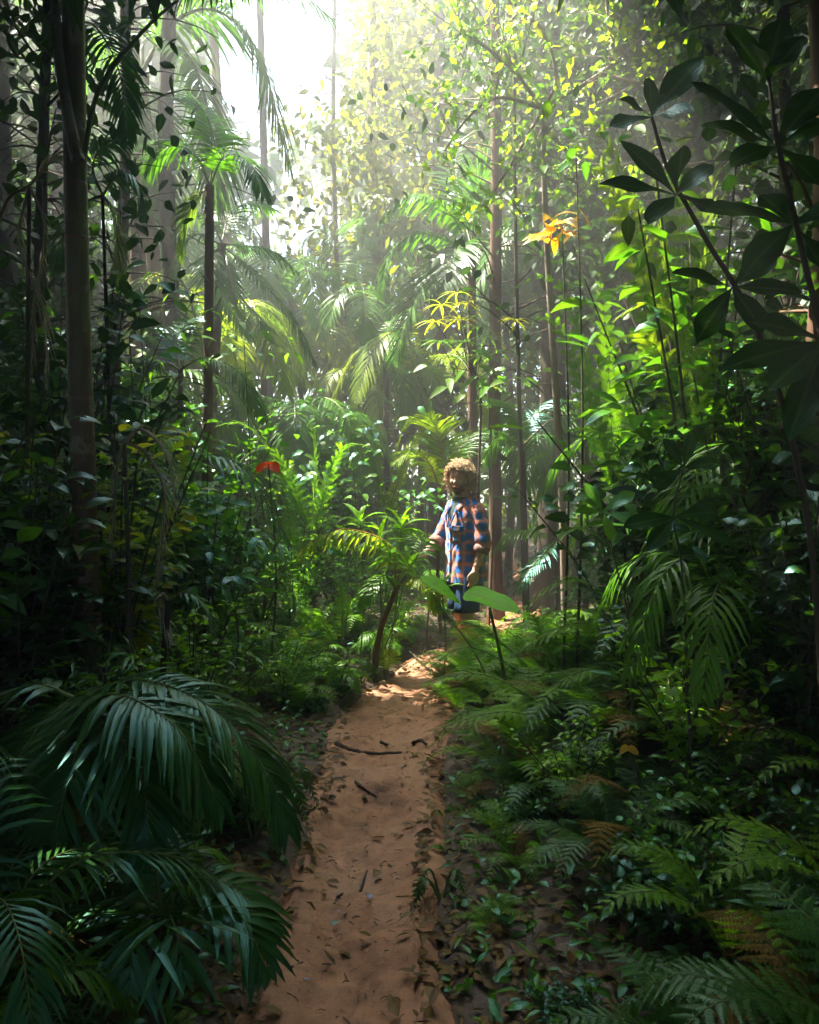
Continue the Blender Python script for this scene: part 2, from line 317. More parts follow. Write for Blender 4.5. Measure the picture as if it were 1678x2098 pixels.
def dirt_mat(name, base, dark, wet, leafy=0.0):
    m, nt, N, L, out = new_mat(name)
    tc = N.new('ShaderNodeTexCoord')
    def nz(s, d=6, r=.6):
        n = N.new('ShaderNodeTexNoise'); n.inputs['Scale'].default_value = s; n.inputs['Detail'].default_value = d; n.inputs['Roughness'].default_value = r; L.new(tc.outputs['Object'], n.inputs['Vector']); return n
    a, b, c = nz(2.2), nz(14), nz(70, 4, .7)
    r1 = ramp(N, [(.30, dark), (.45, base), (.62, base), (.75, wet)]); L.new(a.outputs['Fac'], r1.inputs[0])
    r2 = ramp(N, [(.3, (.55, .5, .48)), (.5, (1, 1, 1)), (.75, (1.25, 1.2, 1.15))]); L.new(b.outputs['Fac'], r2.inputs[0])
    r3 = ramp(N, [(.32, (.35, .3, .27)), (.42, (1, 1, 1)), (1, (1.1, 1.1, 1.1))]); L.new(c.outputs['Fac'], r3.inputs[0])
    m1 = N.new('ShaderNodeMixRGB'); m1.blend_type = 'MULTIPLY'; m1.inputs[0].default_value = .8; L.new(r1.outputs[0], m1.inputs[1]); L.new(r2.outputs[0], m1.inputs[2])
    m2 = N.new('ShaderNodeMixRGB'); m2.blend_type = 'MULTIPLY'; m2.inputs[0].default_value = .8; L.new(m1.outputs[0], m2.inputs[1]); L.new(r3.outputs[0], m2.inputs[2])
    p = N.new('ShaderNodeBsdfPrincipled'); p.inputs['Specular IOR Level'].default_value = .45; L.new(m2.outputs[0], p.inputs['Base Color'])
    rr = N.new('ShaderNodeMapRange'); rr.inputs[1].default_value = .35; rr.inputs[2].default_value = .7; rr.inputs[3].default_value = .9; rr.inputs[4].default_value = .5; L.new(a.outputs['Fac'], rr.inputs[0]); L.new(rr.outputs[0], p.inputs['Roughness'])
    b1 = N.new('ShaderNodeBump'); b1.inputs['Strength'].default_value = .6; b1.inputs['Distance'].default_value = .02; L.new(b.outputs['Fac'], b1.inputs['Height'])
    b2 = N.new('ShaderNodeBump'); b2.inputs['Strength'].default_value = .55; b2.inputs['Distance'].default_value = .006; L.new(c.outputs['Fac'], b2.inputs['Height']); L.new(b1.outputs[0], b2.inputs['Normal']); L.new(b2.outputs[0], p.inputs['Normal'])
    L.new(p.outputs[0], out.inputs[0]); return m
M['path'] = dirt_mat('orange_clay', (.28, .134, .064), (.12, .058, .032), (.24, .122, .066))
M['soil'] = dirt_mat('forest_soil', (.07, .045, .028), (.03, .022, .014), (.10, .065, .04))

# ------------------------------------------------------------------ object helpers
def tag(o, label=None, cat=None, group=None, kind=None):
    if label: o['label'] = label
    if cat: o['category'] = cat
    if group: o['group'] = group
    if kind: o['kind'] = kind
    return o
def empty(name, loc, label, cat, group=None):
    o = bpy.data.objects.new(name, None); col.objects.link(o); o.location = loc; o.empty_display_size = .1
    return tag(o, label, cat, group)
def copy_tree(o, parent=None):
    c = o.copy(); col.objects.link(c); c.parent = parent
    for ch in list(o.children): copy_tree(ch, c)
    return c

# ------------------------------------------------------------------ ground and path
def grid_mesh(name, xs, ys, zf, mat, label, kind):
    X, Yy = np.meshgrid(xs, ys); Z = np.array([[zf(x, y) for x in xs] for y in ys])
    g = G(); idx = np.arange(X.size).reshape(X.shape)
    g.add(np.stack([X, Yy, Z], -1), np.stack([idx[:-1, :-1], idx[:-1, 1:], idx[1:, 1:], idx[1:, :-1]], -1))
    o = g.obj(name, [mat]); return tag(o, label, None, None, kind)
def dense(a, b, c, d, fine, coarse):
    l = [a]
    while l[-1] < d:
        x = l[-1]; inside = b < x < c
        dd = 0 if inside else (b - x if x < b else x - c)
        l.append(x + (fine + dd * coarse + 1e-3))
    return np.array(l)
grid_mesh('ground', dense(-60, -2.6, 2.8, 60, .035, .14), dense(-25, 1.2, 8.5, 56, .035, .14), ground_z, M['soil'], 'dark leaf-strewn soil of the forest floor on both sides of the path', 'structure')
def path_mesh():
    g = G(); ys = dense(-3, 1.6, 8, 26, .022, .12); us = np.linspace(-1.25, 1.25, 64)
    V = np.zeros((len(ys), len(us), 3))
    for i, y in enumerate(ys):
        c, w = path_c(y), path_w(y) * 1.08 + .05 * vnoise(0, y, 1.7, 5)
        for j, u in enumerate(us):
            x = c + u * w + .06 * vnoise(0, y, 1.1, 2)
            e = max(0, abs(u) - .8) / .45
            z = .004 + .045 * abs(u) ** 2.2 - .12 * e ** 1.5 + .030 * vnoise(x, y, 1.9, 1) + .028 * vnoise(x, y, 6, 7) + .018 * vnoise(x, y, 13, 3) + .006 * vnoise(x, y, 40, 6)
            V[i, j] = (x, y, z)
    idx = np.arange(len(ys) * len(us)).reshape(len(ys), len(us))
    g.add(V, np.stack([idx[:-1, :-1], idx[:-1, 1:], idx[1:, 1:], idx[1:, :-1]], -1))
    tag(g.obj('dirt_path', [M['path']]), 'orange-brown trodden clay path winding away between the plants', None, None, 'structure')
path_mesh()
def path_z(x, y): return .004 + .045 * min(1.2, abs((x - path_c(y)) / path_w(y))) ** 2.2 + .030 * vnoise(x, y, 1.9, 1) + .020 * vnoise(x, y, 6, 7)
def gz(x, y):
    return max(ground_z(x, y), path_z(x, y)) if abs(x - path_c(y)) < path_w(y) * 1.05 else ground_z(x, y)

# ------------------------------------------------------------------ canopy: gaps shaped in the leaves to aim the sun
SXY = np.array([SUN_DIR.x, SUN_DIR.y]) / SUN_DIR.z
def lit_mask(P):
    """True where a leaf would block a gap in the canopy (gap given on the plane z = 1)"""
    gx = P[:, 0] - SXY[0] * (P[:, 2] - 1); gy = P[:, 1] - SXY[1] * (P[:, 2] - 1)
    w1 = np.array([noise.noise(Vector((a * .9, b * .35, 1.7))) for a, b in zip(gx, gy)])
    w2 = np.array([noise.noise(Vector((a * 2.6, b * .5, 7.7))) for a, b in zip(gx, gy)])
    d = ((gx + .25) / 2.2) ** 2 + ((gy - 8.3) / 3.1) ** 2
    w3 = np.array([noise.noise(Vector((a * 1.9, b * 1.1, 4.1))) for a, b in zip(gx, gy)])
    main = (d < 1 + w1 * .5 + w2 * .5) & (w3 > -.34)
    main |= ((gx - .5) / .7) ** 2 + ((gy - 6.5) / .8) ** 2 < 1                     # falls on the walker
    main |= ((gx - .42) / .42) ** 2 + ((gy - 4.45) / .30) ** 2 < 1                 # falls on the huge leaf
    palm_ = ((gx - 2.5) / 1.0) ** 2 + ((gy - 9.2) / 1.7) ** 2 < 1 + w2                # lights the arching palm
    right = (gx > 2.95) & (gx < 4.3) & (gy > 4.2) & (gy < 6.7) & (w1 * .5 + w2 > .0)   # lights the tall growth at upper right
    left = (gx > -2.6) & (gx < -1.2) & (gy > 5) & (gy < 8) & (w1 * .5 + w2 > .15)
    far = (gy > 12.5) & (w1 + w2 * .6 > np.where(P[:, 0] < -6, .26, .40))
    window = (P[:, 1] > 16) & (((P[:, 0] + 3.4) / 1.7) ** 2 + ((P[:, 2] - 9.3) / 2.3) ** 2 < 1 + w2)
    glare = (P[:, 1] > 11) & (np.abs(P[:, 0] + .170 * P[:, 1]) < (.10 + .05 * w2) * P[:, 1]) & (P[:, 2] > 1.5 + .46 * P[:, 1] + w1 * 2)
    return main | palm_ | right | left | far | window | glare

def cloud_leaves(g, C, L, W, mat=0, seed_n=.8, prof='ovate', segs=3):
    n = len(C)
    D = nrm(rng.normal(0, 1, (n, 3)) + np.array([0, 0, -.4])); N = nrm(rng.normal(0, 1, (n, 3)) + np.array([0, 0, seed_n]))
    blades(g, C, D, N, L * rng.uniform(.6, 1.3, n), W * rng.uniform(.7, 1.2, n), .2, .15, prof, segs, mat)

def canopy():
    # leaf roof added mostly out of view to block skylight; slot lights the path
    g = G(); n = 34000
    C = np.stack([rng.uniform(-17, 17, n), rng.uniform(-12, 27, n), rng.uniform(10.5, 15.5, n) + 0], 1)
    slot = (np.abs(C[:, 0] * np.where(C[:, 0] > 0, 2.0, 1.0) - .5 * np.sin(C[:, 1] * .9)) < np.interp(C[:, 1], [-3, 1.5, 3, 4.5, 7, 10, 14], [.3, .6, 1.4, 2.3, 3.8, 4.6, 4.0])) & (C[:, 1] > -2.5) & (C[:, 1] < 15)
    front = (np.abs(C[:, 0] + .4) < 1.6) & (C[:, 1] > -9) & (C[:, 1] < -2.5)  # roof opening added behind the viewpoint to light the man from the front
    C = C[~lit_mask(C) & ~slot & ~front]
    cloud_leaves(g, C, .75, .42, segs=2)
    # lower boughs added just above the picture to shade both banks
    n = 26000; Yn = rng.uniform(-1.8, 9.5, n); X = rng.uniform(-6.5, 6.5, n); C = np.stack([X, Yn, np.maximum(3.2, 1.75 + .64 * Yn) + rng.uniform(.1, 1.6, n)], 1)
    C = C[(np.abs(X) > np.where(X > 0, np.interp(Yn, [0, 3, 6, 9], [.35, .55, 1.0, 1.8]), np.interp(Yn, [0, 3, 6, 8], [.40, .70, 1.4, 2.6])) + .3 * np.sin(Yn * 3)) & ~lit_mask(C)]; cloud_leaves(g, C, .4, .2)
    # unseen leaf walls behind and beside, added to block light
    n = 26000; a = rng.uniform(math.radians(-235), math.radians(55), n)
    r = rng.uniform(11, 15, n); 
    C = np.stack([np.cos(a) * r, np.sin(a) * r * .75 + 1, rng.uniform(-.3, 14, n)], 1)
    cloud_leaves(g, C, .75, .42, segs=2)
    tag(g.obj('shading_canopy', [M['canopy']]), 'leaf canopy overhead and around, mostly unseen, added to shade the forest', None, None, 'stuff')
canopy()
def far_forest():
    g = G(); n = 135000
    X = rng.uniform(-24, 24, n); Y = rng.uniform(17, 33, n); Z = rng.uniform(0, 21, n) 
    C = np.stack([X, Y, Z], 1)
    cl = np.array([noise.noise(Vector((x * .55, y * .5, z * .38))) + .45 * noise.noise(Vector((x * 1.7, y * 1.5, z * 1.1))) for x, y, z in C])
    dens = np.where(Z < 7, .5, .10) + np.where((X < -6.0) | (X > -1.4), .36, .12)
    C = C[(cl > -dens - .05) & ~lit_mask(C)]
    cloud_leaves(g, C, .36, .18, segs=2)
    n = 26000  # tall outer edge that keeps the sides closed
    side = np.where(rng.random(n) < .5, -1, 1); X = side * rng.uniform(9, 22, n); Y = rng.uniform(11, 24, n); Z = rng.uniform(0, 17, n)
    C = np.stack([X, Y, Z], 1); C = C[~lit_mask(C)]
    cloud_leaves(g, C, .42, .2)
    tag(g.obj('distant_foliage', [M['far']]), 'mass of far forest leaves behind the trunks, some coloured golden as if sunlit', None, None, 'stuff')
far_forest()
def understory():
    g = G(); n = 62000; X = rng.uniform(-11, 12, n); Y = rng.uniform(10.5, 17, n); Z = rng.uniform(0, 9, n)
    top = 3.2 + 1.0 * np.array([noise.noise(Vector((x * .5, y * .3, 2))) for x, y in zip(X, Y)]) + np.clip(np.abs(X + .6) - 1.6, 0, 9) * np.where(X > 0, 2.2, 2.0)
    cl = np.array([noise.noise(Vector((x * .9, y * .8, z * .7))) + .5 * noise.noise(Vector((x * 2.6, y * 2.2, z * 2))) for x, y, z in zip(X, Y, Z)])
    C = np.stack([X, Y, Z + .1], 1); C = C[(Z < top) & (cl > -.12) & ~lit_mask(C)]
    cloud_leaves(g, C, .17, .075, 0, .8, 'ovate', 3)
    tag(g.obj('understory_foliage', [M['broad']]), 'tangled understory leaves closing the view behind the man and the palms', None, None, 'stuff')
understory()
# ------------------------------------------------------------------ plant builders
def pc(pts, Y=None):
    return [at(p[0], p[1], p[2] if len(p) > 2 else Y) for p in pts]
def base_of(px, py, Y):
    p = at(px, py, Y); return Vector((p.x, p.y, gz(p.x, p.y)))
def localise(pts, b): return [Vector(p) - b for p in pts]

def palm(hub, fronds, label, mat='palm', group=None, trunk=None, name='palm', rmat='rachis', tmat='bark_brown', dead=False, cat='palm'):
    """hub (px,py,Y); fronds: dicts with pts in photo pixels and depths; trunk: (foot px, Y, r_foot, r_top) or None"""
    h = at(*hub)
    f = trunk or (hub[0], hub[2], .03, .02)
    fx = (f[0] - CX) * f[1] / FPX; b = Vector((fx, f[1], gz(fx, f[1]) - .03))
    root = empty(name, b, label, cat, group)
    g = G(); P = spline([b - b, (h - b) * .5 + Vector((rnd.uniform(-.04, .04), 0, 0)), h - b], 24)
    tube(g, P, np.linspace(f[2], f[3], 24), 10, 0, .08)
    g.obj('trunk', [M[tmat]], root)
    for fr in fronds:
        g = G()
        pts = localise(pc(fr['p'], hub[2]), b)
        palm_frond(g, pts, fr.get('l', .3), fr.get('n', 40), fr.get('w', .026), fr.get('t0', .14), fr.get('d', .5), fr.get('r', .010), fr.get('lift', .25), fr.get('a', (68, 32)), fr.get('miss', .03), fr.get('s', 4), fr.get('prof', 'palm'))
        o = g.obj('frond', [M[fr.get('m', mat)], M[fr.get('rm', rmat)]], root)
        if fr.get('label'): o['label'] = fr['label']
    return root

# --- near left palm whose trunk stands dark in front
def near_palm():
    Y = 3.8; b = base_of(188, 1640, Y); b.z -= .05
    root = empty('palm', b, 'tall slender palm with dark ringed trunk standing nearest at the left', 'palm')
    g = G()
    P = spline(localise([b] + pc([(182, 1350), (172, 1000), (162, 700), (154, 350), (150, 0), (148, -400), (146, -900)], Y), b), 80)
    tube(g, P, np.interp(np.linspace(0, 1, 80), [0, .1, .5, .75, 1], [.072, .060, .055, .052, .046]), 20, 0, .03)
    g.obj('trunk', [M['palm_trunk']], root)
    g = G(); P = spline(localise(pc([(160, 330), (140, 240), (122, 120), (112, 0), (100, -200)], Y - .06), b), 24)
    tube(g, P, np.linspace(.034, .016, 24), 12, 0, .04); g.obj('leaf_sheath', [M['palm_trunk']], root)
    F = [
     dict(p=[(170, 330, 3.76), (200, 190, 3.8), (270, 90, 3.9), (340, 20, 4.0), (430, -40, 4.2), (560, -80, 4.4)], l=.30, n=30, w=.028, d=.75, r=.014, t0=.6),
     dict(p=[(150, -60, 3.8), (90, -160, 3.6), (0, -120, 3.5), (-80, 20, 3.4)], l=.5, n=40, w=.03, d=.6, r=.014, m='palm_shaded'),
     dict(p=[(150, 40, 3.8), (200, 60, 4.1), (245, 150, 4.4), (262, 290, 4.6)], l=.26, n=34, w=.02, d=.7, r=.008, m='palm_shaded')]
    for fr in F:
        g = G(); palm_frond(g, localise(pc(fr['p']), b), fr['l'], fr['n'], fr['w'], fr.get('t0', .15), fr['d'], fr['r'])
        g.obj('frond', [M[fr.get('m', 'palm')], M['rachis']], root)
near_palm()
palm((290, 150, 9.4), [
    dict(p=[(290, 150), (350, 50, 9.4), (440, 20, 9.4), (530, 110, 9.3), (590, 330, 9.2)], l=1.15, n=64, w=.05, d=.6, r=.03, lift=.1, t0=.1),
    dict(p=[(290, 150), (330, 90, 9.2), (390, 120, 9.0), (430, 250, 8.9), (440, 420, 8.8)], l=.95, n=60, w=.05, d=.6, r=.03, lift=.1),
    dict(p=[(290, 150), (300, 60, 9.6), (380, -60, 9.8), (520, -90, 10), (680, 40, 10)], l=1.0, n=60, w=.05, d=.7, r=.03, lift=.1),
    dict(p=[(290, 150), (230, 80, 9.5), (160, 100, 9.6), (100, 220, 9.6)], l=.8, n=50, w=.05, d=.7, r=.03),
    dict(p=[(290, 155), (300, 200, 9.1), (320, 300, 8.9), (330, 430, 8.9)], l=.7, n=50, w=.05, d=.5, r=.025)],
    'huge palm whose pale fronds hang bleached in the brightest glare', 'palm', trunk=(275, 9.6, .11, .09), tmat='bark_brown')
palm((965, 515, 10), [
    dict(p=[(960, 505), (925, 440, 9.9), (880, 408, 9.8), (830, 405, 9.7), (778, 452, 9.6)], l=.40, n=52, w=.048, d=.9, r=.014),
    dict(p=[(967, 505), (972, 440, 10), (985, 372, 10), (1015, 345, 9.9), (1055, 385, 9.8)], l=.62, n=56, w=.05, d=.35, r=.014),
    dict(p=[(955, 515), (905, 488, 9.9), (850, 480, 9.8), (800, 520, 9.7), (780, 600, 9.6)], l=.44, n=52, w=.048, d=.8, r=.014),
    dict(p=[(955, 520), (905, 530, 9.7), (865, 585, 9.5), (835, 650, 9.4), (808, 735, 9.3)], l=.62, n=60, w=.042, d=.25, r=.014),
    dict(p=[(962, 512), (955, 497, 9.7), (935, 515, 9.4), (915, 560, 9.2), (905, 615, 9.1)], l=.58, n=54, w=.042, d=.3, r=.013),
    dict(p=[(968, 515), (1010, 512, 9.9), (1055, 522, 9.8), (1090, 555, 9.7), (1105, 600, 9.6)], l=.36, n=40, w=.03, d=.7, r=.012, m='palm_shaded'),
    dict(p=[(968, 508), (1010, 470, 10.1), (1060, 440, 10.3), (1110, 430, 10.4), (1150, 455, 10.5)], l=.4, n=36, w=.03, d=.6, r=.012, m='palm_shaded'),
    dict(p=[(965, 505), (940, 400, 10.6), (935, 320, 11), (955, 250, 11.3)], l=.5, n=36, w=.048, d=.3, r=.012)],
    'large palm with arching fronds at mid height right of the light shaft', 'palm', trunk=(982, 10, .07, .055))
palm((742, 598, 12), [
    dict(p=[(742, 598), (715, 585, 11.8), (690, 610, 11.6), (675, 660, 11.5)], l=.45, n=36, w=.03),
    dict(p=[(742, 598), (770, 590, 11.8), (795, 615, 11.6), (808, 665, 11.5)], l=.45, n=36, w=.03),
    dict(p=[(742, 598), (735, 560, 12.2), (742, 520, 12.4), (765, 490, 12.5)], l=.45, n=36, w=.03),
    dict(p=[(742, 598), (745, 600, 11.5), (750, 640, 11.2), (755, 700, 11.1)], l=.5, n=40, w=.03),
    dict(p=[(742, 598), (700, 560, 12.2), (655, 560, 12.3), (625, 590, 12.4)], l=.42, n=36, w=.03)],
    'small slender palm glowing pale inside the hazy light shaft', 'palm', trunk=(750, 12, .035, .03), tmat='bark')
palm((455, 500, 9), [
    dict(p=[(450, 500), (400, 480, 8.9), (370, 520, 8.8), (352, 580, 8.7)], l=.34, n=38, w=.028),
    dict(p=[(455, 502), (425, 540, 8.6), (455, 600, 8.4), (512, 690, 8.2)], l=.42, n=56, w=.028, d=.6, r=.014),
    dict(p=[(455, 498), (500, 505, 9), (560, 515, 9), (608, 555, 9)], l=.36, n=44, w=.028, d=.9),
    dict(p=[(455, 498), (430, 450, 9.1), (390, 435, 9.2), (330, 450, 9.3)], l=.36, n=40, w=.028, d=.7),
    dict(p=[(458, 505), (520, 560, 8.8), (590, 640, 8.7), (645, 745, 8.6)], l=.42, n=52, w=.028, d=.6),
    dict(p=[(455, 495), (470, 440, 9.3), (510, 415, 9.5), (560, 430, 9.7)], l=.4, n=40, w=.028),
    dict(p=[(455, 505), (480, 600, 8.8), (530, 650, 8.7), (560, 700, 8.6)], l=.32, n=40, w=.026)],
    'leaning palm with hanging fronds left of the light shaft', 'palm', trunk=(425, 9.4, .07, .05))
palm((370, 758, 7), [
    dict(p=[(370, 758), (420, 733), (490, 765, 6.9), (540, 858, 6.8)], l=.36, n=52, w=.024, d=.5, lift=.1),
    dict(p=[(370, 758), (330, 740, 7.1), (285, 760, 7.2), (250, 810, 7.3)], l=.3, n=40, w=.024, m='palm_shaded'),
    dict(p=[(370, 755), (360, 700, 7.2), (385, 660, 7.3), (430, 650, 7.4)], l=.3, n=40, w=.024, m='palm_shaded')],
    'small palm with one long drooping comb frond over the left thicket', 'palm', trunk=(362, 7.1, .03, .022), tmat='bark')
palm((790, 712, 11), [
    dict(p=[(790, 712), (840, 712), (880, 765, 10.8), (882, 862, 10.7)], l=.42, n=54, w=.028, d=.4),
    dict(p=[(790, 712), (760, 700), (735, 740, 10.9), (728, 800, 10.8)], l=.34, n=40, w=.026),
    dict(p=[(790, 708), (800, 665, 11.1), (830, 640, 11.2), (865, 655, 11.3)], l=.36, n=40, w=.026),
    dict(p=[(790, 712), (815, 760, 10.7), (830, 810, 10.6), (828, 870, 10.5)], l=.36, n=44, w=.026)],
    'pale misty palm with hanging fronds in front of the hazy trunks', 'palm', trunk=(798, 11.1, .05, .04), tmat='bark')
palm((905, 1010, 7.9), [
    dict(p=[(905, 1010), (908, 950), (900, 895), (880, 850, 7.7)], l=.42, n=38, w=.02, d=.3, m='fern_yellow', rm='rachis_orange'),
    dict(p=[(903, 1010), (880, 950, 7.8), (845, 925, 7.7), (810, 945, 7.6)], l=.32, n=34, w=.02, m='fern_yellow'),
    dict(p=[(907, 1010), (935, 940, 8), (955, 900, 8.1), (990, 880, 8.2)], l=.34, n=36, w=.02, m='palm')],
    'yellow-green palm with upright fronds just behind the man', 'palm', trunk=(903, 8.0, .02, .015), rmat='rachis_orange')
palm((1072, 925, 8.4), [
    dict(p=[(1072, 925), (1020, 885, 8.3), (965, 892, 8.2), (915, 955, 8.1)], l=.32, n=48, w=.024, d=.8),
    dict(p=[(1072, 925), (1050, 900, 8.5), (1020, 905, 8.6), (1000, 950, 8.7)], l=.3, n=40, w=.024, d=.7),
    dict(p=[(1072, 925), (1100, 895, 8.3), (1130, 900, 8.2), (1150, 945, 8.1)], l=.3, n=40, w=.024, m='palm_shaded'),
    dict(p=[(1072, 922), (1065, 870, 8.5), (1040, 830, 8.6), (1000, 815, 8.7)], l=.34, n=44, w=.024),
    dict(p=[(1072, 922), (1090, 850, 8.6), (1130, 820, 8.7), (1180, 830, 8.8)], l=.32, n=40, w=.024, m='palm_shaded')],
    'thin-stemmed palm arching its fronds above the man in plaid shirt', 'palm', trunk=(1082, 8.5, .03, .022), tmat='bark')
palm((812, 1205, 6.1), [
    dict(p=[(812, 1205), (800, 1120, 6), (720, 1085, 5.9), (655, 1098, 5.8), (612, 1135, 5.7)], l=.30, n=30, w=.026, d=1.1, rm='rachis_orange', m='palm_yellow', lift=.0),
    dict(p=[(812, 1205), (860, 1130, 6.2), (850, 1090, 6.4), (810, 1075, 6.6)], l=.26, n=26, w=.024, d=.8),
    dict(p=[(812, 1208), (850, 1185, 6.0), (880, 1200, 5.9), (895, 1250, 5.8)], l=.20, n=24, w=.022, d=1.0, m='palm_yellow'),
    dict(p=[(812, 1208), (790, 1180, 6), (760, 1200, 5.9), (745, 1240, 5.8)], l=.2, n=22, w=.02, m='palm')],
    'low palm with one bright arching comb frond left of the man', 'palm', trunk=(765, 6.3, .026, .018), tmat='bark_brown')
palm((1140, 1105, 8), [
    dict(p=[(1140, 1105), (1095, 1088), (1045, 1092), (1008, 1132)], l=.28, n=34, w=.024, d=.9),
    dict(p=[(1140, 1105), (1160, 1060), (1200, 1045), (1240, 1075)], l=.28, n=34, w=.024, m='palm_shaded'),
    dict(p=[(1140, 1105), (1120, 1130, 7.8), (1090, 1160, 7.7), (1060, 1210, 7.6)], l=.24, n=34, w=.022, m='palm_shaded')],
    'small palm spreading a half-round frond right of the man', 'palm', trunk=(1142, 8, .02, .015), tmat='bark')
palm((150, 1432, 2.6), [
    dict(p=[(155, 1432), (290, 1395, 2.55), (440, 1455, 2.5), (545, 1580, 2.45), (592, 1705, 2.4)], l=.30, n=44, w=.026, d=.55, lift=.35, r=.008),
    dict(p=[(155, 1440), (250, 1425, 2.4), (370, 1500, 2.3), (450, 1650, 2.25)], l=.30, n=38, w=.028, d=.6, r=.008),
    dict(p=[(150, 1435), (95, 1475, 2.5), (35, 1560, 2.4), (-30, 1690, 2.3)], l=.28, n=32, w=.026, d=.6, r=.008),
    dict(p=[(150, 1430), (80, 1405, 2.6), (-10, 1440, 2.6), (-90, 1520, 2.6)], l=.26, n=32, w=.026, d=.4, r=.008),
    dict(p=[(150, 1440), (160, 1520, 2.35), (130, 1640, 2.25), (90, 1780, 2.2)], l=.26, n=30, w=.026, d=.4, r=.008),
    dict(p=[(152, 1435), (220, 1480, 2.35), (290, 1600, 2.25), (310, 1760, 2.2)], l=.26, n=32, w=.026, d=.4, r=.008)],
    'glossy dark palm spreading long fronds at the lower left', 'palm_shaded', trunk=(160, 2.62, .03, .025), tmat='bark')
palm((330, 1865, 2.15), [
    dict(p=[(330, 1865), (390, 1805), (470, 1815), (565, 1900, 2.1)], l=.2, n=18, w=.026, d=.4, r=.006),
    dict(p=[(330, 1867), (420, 1850, 2.1), (500, 1890, 2.05), (545, 1985, 2.0)], l=.2, n=14, w=.03, d=.5, r=.006),
    dict(p=[(330, 1868), (350, 1880, 2.0), (365, 1930, 1.95), (375, 1990, 1.93)], l=.24, n=10, w=.026, d=.3, r=.006, t0=.05, a=(80, 25)),
    dict(p=[(328, 1865), (260, 1840), (180, 1860), (100, 1940, 2.1)], l=.2, n=18, w=.026, d=.4, r=.006),
    dict(p=[(330, 1862), (320, 1780, 2.2), (300, 1720, 2.3), (260, 1690, 2.4)], l=.18, n=18, w=.024, d=.4, r=.006),
    dict(p=[(328, 1868), (290, 1890, 2.0), (270, 1950, 1.95), (265, 2010, 1.93)], l=.24, n=10, w=.026, d=.3, r=.006, t0=.05)],
    'seedling palm with broad glossy leaflets low beside the path', 'palm_shaded', trunk=(332, 2.17, .02, .012), tmat='bark')
palm((1760, 90, 6.5), [
    dict(p=[(1760, 90), (1690, 25), (1600, 15), (1525, 60)], l=.36, n=44, w=.02, d=.5, m='palm_yellow'),
    dict(p=[(1760, 100), (1700, 95), (1640, 120), (1590, 190)], l=.34, n=44, w=.02, d=.5, m='palm_yellow'),
    dict(p=[(1760, 100), (1720, 180), (1670, 240), (1620, 330)], l=.3, n=40, w=.02, d=.5, m='palm')],
    'pale yellow-green palm whose frond tips enter the upper right corner', 'palm_yellow', trunk=(1770, 6.5, .06, .045))
palm((255, 905, 3.7), [
    dict(p=[(255, 905), (300, 930), (335, 1000), (332, 1090), (322, 1190)], l=.2, n=34, w=.012, d=.2, m='dead', rm='pale_twig', miss=.2, a=(35, 25)),
    dict(p=[(255, 905), (240, 960), (235, 1050), (230, 1150)], l=.16, n=26, w=.012, d=.3, m='dead', rm='pale_twig', miss=.3, a=(30, 20)),
    dict(p=[(256, 905), (290, 880), (340, 930), (360, 1030)], l=.18, n=30, w=.012, d=.5, m='dead', rm='pale_twig', miss=.25, a=(30, 20))],
    'withered palm with grey dead fronds hanging in the left shade', 'dead', trunk=(250, 3.72, .014, .008), tmat='bark', name='dead_palm')
palm((345, 1230, 3.9), [
    dict(p=[(345, 1230), (300, 1205), (250, 1215), (190, 1235)], l=.2, n=18, w=.02, d=.9, m='palm_shaded'),
    dict(p=[(345, 1230), (380, 1215), (420, 1240), (440, 1300)], l=.16, n=16, w=.018, d=.6, m='palm_shaded'),
    dict(p=[(345, 1230), (330, 1215), (325, 1240), (350, 1310)], l=.16, n=16, w=.014, d=.5, m='dead', rm='pale_twig', label='pale withered frond')],
    'small dark palm with one pale withered frond below the hanging dead fronds', 'palm_shaded', trunk=(348, 3.95, .018, .014), tmat='bark')
palm((60, 380, 4.4), [
    dict(p=[(60, 380), (10, 420), (-20, 560), (-10, 700)], l=.22, n=28, w=.012, m='dead', rm='pale_twig', miss=.3, a=(30, 20)),
    dict(p=[(60, 380), (90, 460), (75, 600), (65, 760)], l=.22, n=28, w=.014, m='dead', rm='pale_twig', miss=.3, a=(30, 20)),
    dict(p=[(60, 380), (110, 330), (150, 370), (170, 450)], l=.2, n=24, w=.012, m='dead', rm='pale_twig', miss=.3, a=(30, 20)),
    dict(p=[(60, 380), (40, 500), (90, 640), (95, 800)], l=.2, n=28, w=.014, m='dead', rm='pale_twig', miss=.3, a=(30, 20))],
    'tall withered palm with tangled grey fronds at the left edge', 'dead', trunk=(70, 4.4, .016, .010), tmat='bark', name='dead_palm')
palm((430, 380, 7.2), [
    dict(p=[(430, 380), (400, 320), (350, 300), (300, 350)], l=.4, n=40, w=.028),
    dict(p=[(430, 380), (460, 320, 7), (510, 330, 6.8), (540, 400, 6.7)], l=.4, n=40, w=.028),
    dict(p=[(430, 380), (410, 400), (380, 450), (370, 520)], l=.36, n=36, w=.028, m='palm_yellow'),
    dict(p=[(430, 375), (440, 300, 7.3), (420, 230, 7.4), (380, 180, 7.5)], l=.42, n=40, w=.03)],
    'palm with one yellow-green frond left of the brightest glare', 'palm', trunk=(418, 7.3, .05, .04))
